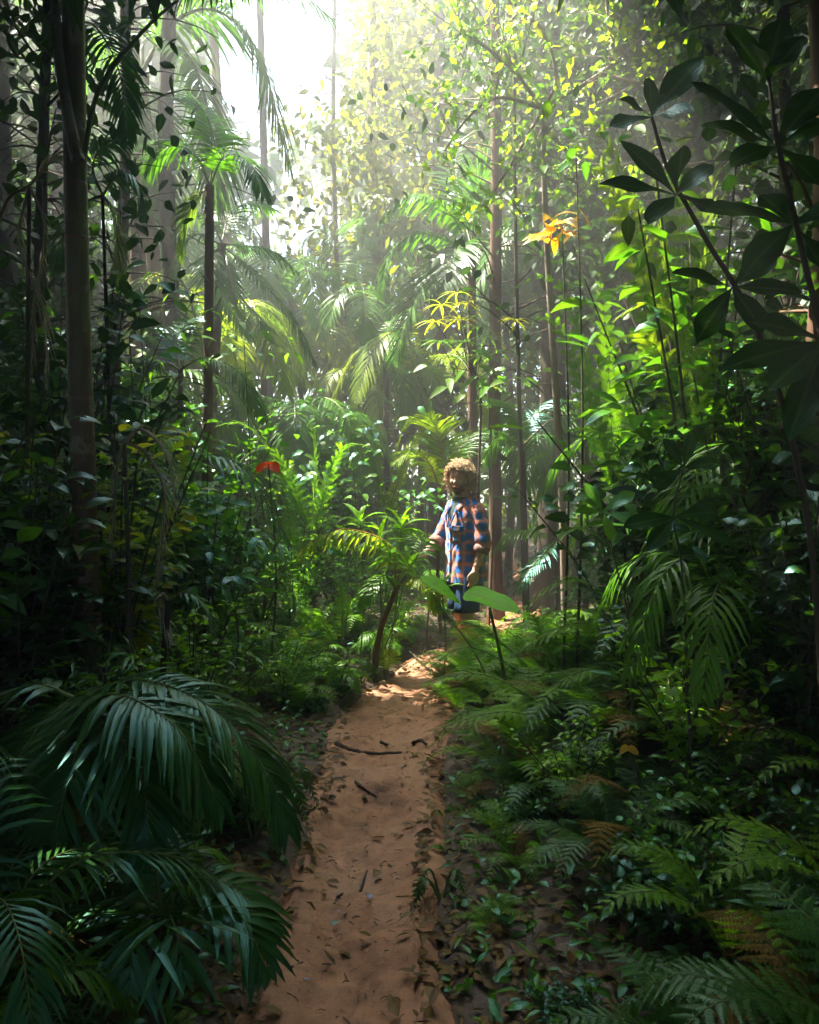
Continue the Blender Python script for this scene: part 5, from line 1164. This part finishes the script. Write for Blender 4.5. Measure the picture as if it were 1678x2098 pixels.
    # eyes, brows, lips
    for s in (-1, 1):
        g = G(); c = Rz((s * .030, -.0715, .006)); th = np.linspace(0, 2 * np.pi, 15); ph = np.linspace(0, np.pi, 10)
        Vs = np.array([[c + Vector((math.cos(a) * math.sin(p), math.sin(a) * math.sin(p), math.cos(p))) * .0105 for a in th] for p in ph]); idx = np.arange(150).reshape(10, 15)
        g.add(Vs, np.stack([idx[:-1, :-1], idx[:-1, 1:], idx[1:, 1:], idx[1:, :-1]], -1))
        c2 = Rz((s * .030, -.0778, .0055)); Vs = np.array([[c2 + Vector((math.cos(a) * math.sin(p), math.sin(a) * math.sin(p), math.cos(p))) * .0048 for a in th] for p in ph])
        g.add(Vs, np.stack([idx[:-1, :-1], idx[:-1, 1:], idx[1:, 1:], idx[1:, :-1]], -1), None, 1)
        g.obj('eye', [M['eye'], M['iris']], root)
        g = G(); tube(g, spline([Rz((s * .012, -.098, .026)), Rz((s * .030, -.096, .034)), Rz((s * .048, -.082, .026))], 10), [.002, .003, .0035, .0035, .0035, .0035, .003, .003, .002, .001], 6); g.obj('eyebrow', [M['beard']], root)
    g = G(); tube(g, spline([Rz((-.022, -.088, -.062)), Rz((0, -.1, -.060)), Rz((.022, -.088, -.062))], 10), [.001, .003, .004, .0042, .0045, .0045, .0042, .004, .003, .001], 8); g.obj('lips', [M['lip']], root)
    # curly hair
    def curls(name, sites, mat, cr, tr, ln, turns):
        g = G()
        for p, nn in sites:
            nn = nn.normalized(); a = Vector((rnd.gauss(0, 1), rnd.gauss(0, 1), rnd.gauss(0, 1))).cross(nn).normalized(); b2 = nn.cross(a); L = ln * rnd.uniform(.6, 1.2); ph = rnd.random() * 6; c0 = cr * rnd.uniform(.6, 1.2)
            drp = rnd.uniform(.1, .5); pts = []
            for k in range(16):
                t = k / 15; w = ph + t * turns * 6.28; pts.append(p + nn * L * t + (a * math.cos(w) + b2 * math.sin(w)) * c0 * min(1, t * 3 + .3) + Vector((0, 0, -drp * L * t * t)))
            tube(g, pts, np.linspace(tr, tr * .6, 16), 5)
        return g
    S = []
    for k in range(1900):
        u = rnd.random() * 6.28; z = rnd.uniform(-.62, 1); r = math.sqrt(max(0, 1 - z * z)); x, y = math.cos(u) * r, math.sin(u) * r
        if y < -.30 and z < .62 - .25 * abs(x): continue
        if y < -.02 and z < -.15: continue
        n_ = Vector((x, y, z * .9 + .1)); S.append((Rz((x * .080, y * .098 + .004, z * .118 + .006)), (Rz(n_) - hc)))
    g = curls('hair', S, None, .011, .0028, .058, 2.1)
    nu2, nv2 = 40, 24; V = np.zeros((nv2, nu2 + 1, 3))
    for i in range(nv2):
        z = 1 - 1.40 * i / (nv2 - 1)
        for j in range(nu2 + 1):
            u = 2 * math.pi * (j % nu2) / nu2; r = math.sqrt(max(0, 1 - z * z)); x, y = math.cos(u) * r, math.sin(u) * r
            q = 1.10 + .10 * noise.noise(Vector((x * 5, y * 5, z * 5)))
            if (y < -.25 and z < .5) or (y < .15 and z < -.1): q = .86
            V[i, j] = Rz((x * .080 * q, y * .098 * q + .004, z * .118 * q + .006))
    idx = np.arange(nv2 * (nu2 + 1)).reshape(nv2, nu2 + 1); g.add(V, np.stack([idx[:-1, :-1], idx[:-1, 1:], idx[1:, 1:], idx[1:, :-1]], -1))
    g.obj('hair', [M['hair']], root)
    S = []
    for k in range(300):
        x = rnd.uniform(-1, 1); z = rnd.uniform(-1.0, -.28)
        if abs(x) < .30 and -.60 < z < -.44: continue
        if abs(x) < .62 and z > -.42: continue
        r = math.sqrt(max(0.02, 1 - z * z)); xx = x * r; yy = -math.sqrt(max(0, r * r - xx * xx)) if abs(x) < .98 else 0
        S.append((Rz((xx * .072 * (1 + .25 * z), yy * .092, z * .118)), Rz(Vector((xx, yy, z * .5))) - hc))
    curls('beard', S, None, .0045, .0018, .014, 1).obj('beard', [M['beard']], root)
    # T-shirt
    g = G(); Vt, Ft, Ut = ring_loft(g, [((0, 0, z), ax, ay, a, b) for z, a, b in [(.80, .165, .118), (1.0, .158, .112), (1.2, .178, .127), (1.33, .175, .12), (1.39, .135, .095), (1.425, .095, .080), (1.45, .082, .075)]], n=40); g.add(Vt, Ft, Ut); g.obj('undershirt', [M['tee']], root)
    # shirt
    def shirt():
        g = G(); zs = np.linspace(.735, 1.475, 64)
        prof = [(.735, .205, .165), (.80, .200, .160), (.95, .190, .148), (1.10, .190, .145), (1.22, .203, .150), (1.32, .198, .140), (1.37, .172, .122), (1.41, .135, .106), (1.445, .098, .094), (1.475, .083, .086)]
        A = np.interp(zs, [p[0] for p in prof], [p[1] for p in prof]) * .93; B = np.interp(zs, [p[0] for p in prof], [p[2] for p in prof]) * .93
        n = 96; Vv, Ff, Uv = ring_loft(g, [((0, .004, z), ax, ay, a, b) for z, a, b in zip(zs, A, B)], n=n, wrinkle=.016, seed=3.3)
        Vv = Vv.copy()
        # hem curve and drape folds
        for i in range(len(zs)):
            for j in range(n + 1):
                x, y, z = Vv[i, j]; k = max(0, 1 - (z - .735) / .45); an = math.atan2(y, x)
                f = 1 + k * .045 * math.sin(an * 7 + 1.2) + k * .025 * math.sin(an * 13); Vv[i, j, 0] *= f; Vv[i, j, 1] *= f
                if i < 4: Vv[i, j, 2] += .012 * math.sin(an * 2) 
        # open V neck: column 8 either side of the centre front follows its edge
        c0, k0, e = 3 * n // 4, 8, .85
        circ = Uv[0, -1, 0]
        for i in range(len(zs)):
            z = zs[i]; w = min(1, max(0, (z - 1.08) / .12)); w = w * w * (3 - 2 * w)
            if w <= 0: continue
            xb = max(.002, (z - 1.20) * .34); a, b = A[i], B[i]
            for k in range(-(n // 4 - 1), n // 4):
                jx = c0 + k; th = 2 * math.pi * jx / n; x0 = a * np.sign(math.cos(th)) * abs(math.cos(th)) ** e
                sg = 1 if k >= 0 else -1; ak = abs(k)
                if ak <= k0: xm = sg * xb * ak / k0
                else:
                    f = math.sin(.5 * math.pi * (ak - k0) / (n / 4 - k0)); xm = sg * (xb + (a - xb) * f)
                x = x0 * (1 - w) + xm * w; q = min(1, abs(x) / a)
                yy = -b * max(0, 1 - q ** (2 / e)) ** (e / 2)
                wr = .006 * noise.noise(Vector((x * 14, z * 8, 3))) + .004 * noise.noise(Vector((x * 30, z * 22, 8)))
                Vv[i, jx] = (x, yy + .004 + wr, Vv[i, jx, 2])
                tx = math.acos(min(1, q ** (1 / e))); th2 = (math.pi + tx) if x < 0 else (2 * math.pi - tx)
                Uv[i, jx, 0] = circ * th2 / (2 * math.pi)
        keep = []
        for ii in range(len(zs) - 1):
            for jj in range(n):
                if zs[ii] > 1.20 and c0 - k0 <= jj < c0 + k0: continue
                keep.append(Ff[ii, jj])
        g.add(Vv, np.array(keep), Uv); o = g.obj('shirt', [M['plaid'], M['inner']], root)
        so = o.modifiers.new('Solidify', 'SOLIDIFY'); so.thickness = .003; so.offset = 1; so.material_offset = 1
        # placket
        g = G()
        def front(x, z):
            a = np.interp(z, zs, A); b = np.interp(z, zs, B); return -b * math.sqrt(max(0, 1 - (x / a) ** 2)) ** .85 - .004
        rows = []
        for z in np.linspace(.745, 1.21, 30): rows.append([(-.016, front(-.016, z) - .004, z), (0, front(0, z) - .006, z), (.016, front(.016, z) - .004, z)])
        R_ = np.array(rows); R_[..., 1] *= 1.02; idx = np.arange(90).reshape(30, 3); U_ = np.zeros((30, 3, 2)); U_[..., 0] = [.0, .016, .032]; U_[..., 1] = np.linspace(0, .465, 30)[:, None]
        g.add(R_, np.stack([idx[:-1, :-1], idx[:-1, 1:], idx[1:, 1:], idx[1:, :-1]], -1), U_); pk = g.obj('placket', [M['plaid']], o); q = pk.modifiers.new('Solidify', 'SOLIDIFY'); q.thickness = .004
        for z in (.80, .90, 1.0, 1.10, 1.19):
            g = G(); tube(g, [(0, front(0, z) * 1.02 - .006, z), (0, front(0, z) * 1.02 - .013, z)], .006, 10); tube(g, [(0, front(0, z) * 1.02 - .0125, z), (0, front(0, z) * 1.02 - .0131, z)], [.006, .0005], 10); g.obj('button', [M['inner']], o)
        # pocket with flap on his left chest
        g = G()
        def patch(x0, x1, z0, z1, off, pt=0.0):
            xs = np.linspace(x0, x1, 10); zz = np.linspace(z0, z1, 10); P = np.array([[(x, front(x, z) - off, z - pt * (1 - abs((x - (x0 + x1) / 2) / ((x1 - x0) / 2))) * (1 if z == z0 else 0)) for x in xs] for z in zz])
            idx = np.arange(100).reshape(10, 10); U = np.zeros((10, 10, 2)); U[..., 0] = xs[None] * 1.3 + .02; U[..., 1] = zz[:, None] + .03; g.add(P, np.stack([idx[:-1, :-1], idx[:-1, 1:], idx[1:, 1:], idx[1:, :-1]], -1), U)
        patch(.045, .150, 1.085, 1.195, .012, .012); patch(.042, .153, 1.175, 1.215, .020, .022); po = g.obj('pocket', [M['plaid']], o); q = po.modifiers.new('Solidify', 'SOLIDIFY'); q.thickness = .004
        # collar: two flaps round the neck
        g = G()
        for s in (-1, 1):
            inner = spline([(0, .088, 1.485), (s * .060, .062, 1.482), (s * .078, .0, 1.462), (s * .062, -.060, 1.425), (s * .040, -.105, 1.375)], 18)
            outer = spline([(0, .106, 1.436), (s * .076, .076, 1.428), (s * .112, .0, 1.412), (s * .114, -.066, 1.385), (s * .096, -.140, 1.325)], 18)
            midp = (inner + outer) / 2 + np.array([0, 0, .016]); K = np.stack([inner, midp, outer], 1); idx = np.arange(54).reshape(18, 3); U = np.zeros((18, 3, 2)); U[..., 0] = [.03, .06, .09]; U[..., 1] = np.linspace(0, .25, 18)[:, None]
            g.add(K, np.stack([idx[:-1, :-1], idx[:-1, 1:], idx[1:, 1:], idx[1:, :-1]], -1), U)
            # lapel edge folding open down to the first button
            inn = spline([(s * .040, -.110, 1.375), (s * .050, -.145, 1.30), (s * .012, -.158, 1.20)], 14); ou = spline([(s * .075, -.128, 1.345), (s * .075, -.155, 1.28), (s * .020, -.166, 1.20)], 14)
            K = np.stack([inn, (inn + ou) / 2 + np.array([0, -.010, 0]), ou], 1); idx = np.arange(42).reshape(14, 3); U = np.zeros((14, 3, 2)); U[..., 0] = [.0, .02, .04]; U[..., 1] = np.linspace(0, .2, 14)[:, None]
            g.add(K, np.stack([idx[:-1, :-1], idx[:-1, 1:], idx[1:, 1:], idx[1:, :-1]], -1), U)
        c = g.obj('collar', [M['plaid'], M['inner']], o); q = c.modifiers.new('Solidify', 'SOLIDIFY'); q.thickness = .004
        # sleeves rolled at the elbow
        for sh, el, wr in ((Rsh, Rel, Rwr), (Lsh, Lel, Lwr)):
            g = G(); s = 1 if sh.x > 0 else -1
            P = spline([sh + Vector((-s * .065, 0, .035)), sh + Vector((-s * .01, 0, .012)), sh.lerp(el, .35), sh.lerp(el, .8), el, el.lerp(wr, .16)], 34); T = nrm(np.gradient(P, axis=0)); rr = np.interp(np.linspace(0, 1, 34), [0, .15, .3, .6, .85, 1], [.048, .068, .069, .064, .061, .060])
            rings = []
            for i in range(34):
                t = Vector(T[i]); u = t.cross(Vector((0, 1, 0))).normalized(); w = t.cross(u); rings.append((P[i], u, w, rr[i] * .9, rr[i]))
            Vs, Fs, Us = ring_loft(g, rings, n=48, wrinkle=.015, seed=7.7 * s); g.add(Vs, Fs, Us); so = g.obj('sleeve', [M['plaid'], M['inner']], o); q = so.modifiers.new('Solidify', 'SOLIDIFY'); q.thickness = .003; q.offset = 1
            g = G(); d = (wr - el).normalized(); u = d.cross(Vector((0, 1, 0))).normalized(); w = d.cross(u); rings = []
            for a_, r_ in ((.02, .060), (.025, .067), (.045, .070), (.065, .068), (.080, .065), (.083, .057), (.068, .053), (.03, .053)): rings.append((el + d * a_, u, w, r_ * .92, r_))
            Vs, Fs, Us = ring_loft(g, rings, n=40, wrinkle=.014, seed=2.1 * s); g.add(Vs, Fs, Us); g.obj('cuff', [M['inner']], o, None)
    shirt()
    # shorts
    g = G()
    Vs, Fs, _ = ring_loft(g, [((0, 0, z), ax, ay, a, b) for z, a, b in [(.99, .150, .112), (.90, .168, .125), (.82, .178, .13), (.76, .17, .125), (.74, .05, .05)]], n=40); g.add(Vs, Fs)
    for s, ky, fy in ((-1, -.03, .10), (1, -.03, -.05)):
        hip, kn = Vector((s * .088, 0, .86)), Vector((s * .105, ky + fy * .5, .48)); rings = []
        for t, r_ in ((0, .095), (.2, .102), (.5, .098), (.8, .096), (.95, .098), (.955, .085)): p = hip.lerp(kn, t); rings.append((p, ax, ay, r_ * .95, r_ * 1.08))
        Vs, Fs, _ = ring_loft(g, rings, n=36, wrinkle=.012, seed=s); g.add(Vs, Fs)
    g.obj('shorts', [M['shorts']], root)
    for s, ky, fy in ((-1, -.03, .10), (1, -.03, -.05)):
        an = Vector((s * .11, fy + .03, .085)); g = G(); P = [an + Vector((0, .055, -.093)), an + Vector((0, -.03, -.093)), an + Vector((s * .01, -.12, -.093)), an + Vector((s * .012, -.205, -.09))]
        S = spline(P, 20); w = np.interp(np.linspace(0, 1, 20), [0, .08, .4, .75, .93, 1], [.018, .034, .034, .046, .036, .012]); Vs, Fs, _ = ring_loft(g, [(S[i], (1, 0, 0), (0, 0, 1), w[i], .013) for i in range(20)], n=20); g.add(Vs, Fs)
        for y0, h in ((-.10, .045), (-.14, .03)):
            tube(g, spline([an + Vector((-.042, y0, -.085)), an + Vector((-.02, y0, -.085 + h)), an + Vector((.02, y0, -.085 + h)), an + Vector((.045, y0, -.085))], 12), .009, 8)
        g.obj('sandal', [M['sandal']], root)
    g = G(); d = (Lwr - Lel).normalized(); u = d.cross(Vector((0, 1, 0))).normalized(); w = d.cross(u); c = Lel.lerp(Lwr, .86)
    tube(g, [c + u * .031 * math.cos(a) + w * .031 * math.sin(a) for a in np.linspace(0, 6.283, 25)], .003, 6); g.obj('bracelet', [M['cord']], root)
man()
# ------------------------------------------------------------------ haze
def haze():
    m, nt, N, L, out = new_mat('haze')
    v = N.new('ShaderNodeVolumePrincipled'); v.inputs['Color'].default_value = (.95, .97, .92, 1); v.inputs['Density'].default_value = HAZE_D; v.inputs['Anisotropy'].default_value = HAZE_G
    L.new(v.outputs[0], out.inputs['Volume'])
    g = G(); lo, hi = (-62, -26, -2.0), (62, 58, 22.5)
    V = [(x, y, z) for x in (lo[0], hi[0]) for y in (lo[1], hi[1]) for z in (lo[2], hi[2])]
    g.add(V, [(0, 1, 3, 2), (4, 6, 7, 5), (0, 4, 5, 1), (2, 3, 7, 6), (0, 2, 6, 4), (1, 5, 7, 3)])
    tag(g.obj('haze', [m], smooth=False), 'thin pale sunlit haze filling the forest air', None, None, 'stuff')
HAZE_D, HAZE_G = .026, .62
haze()
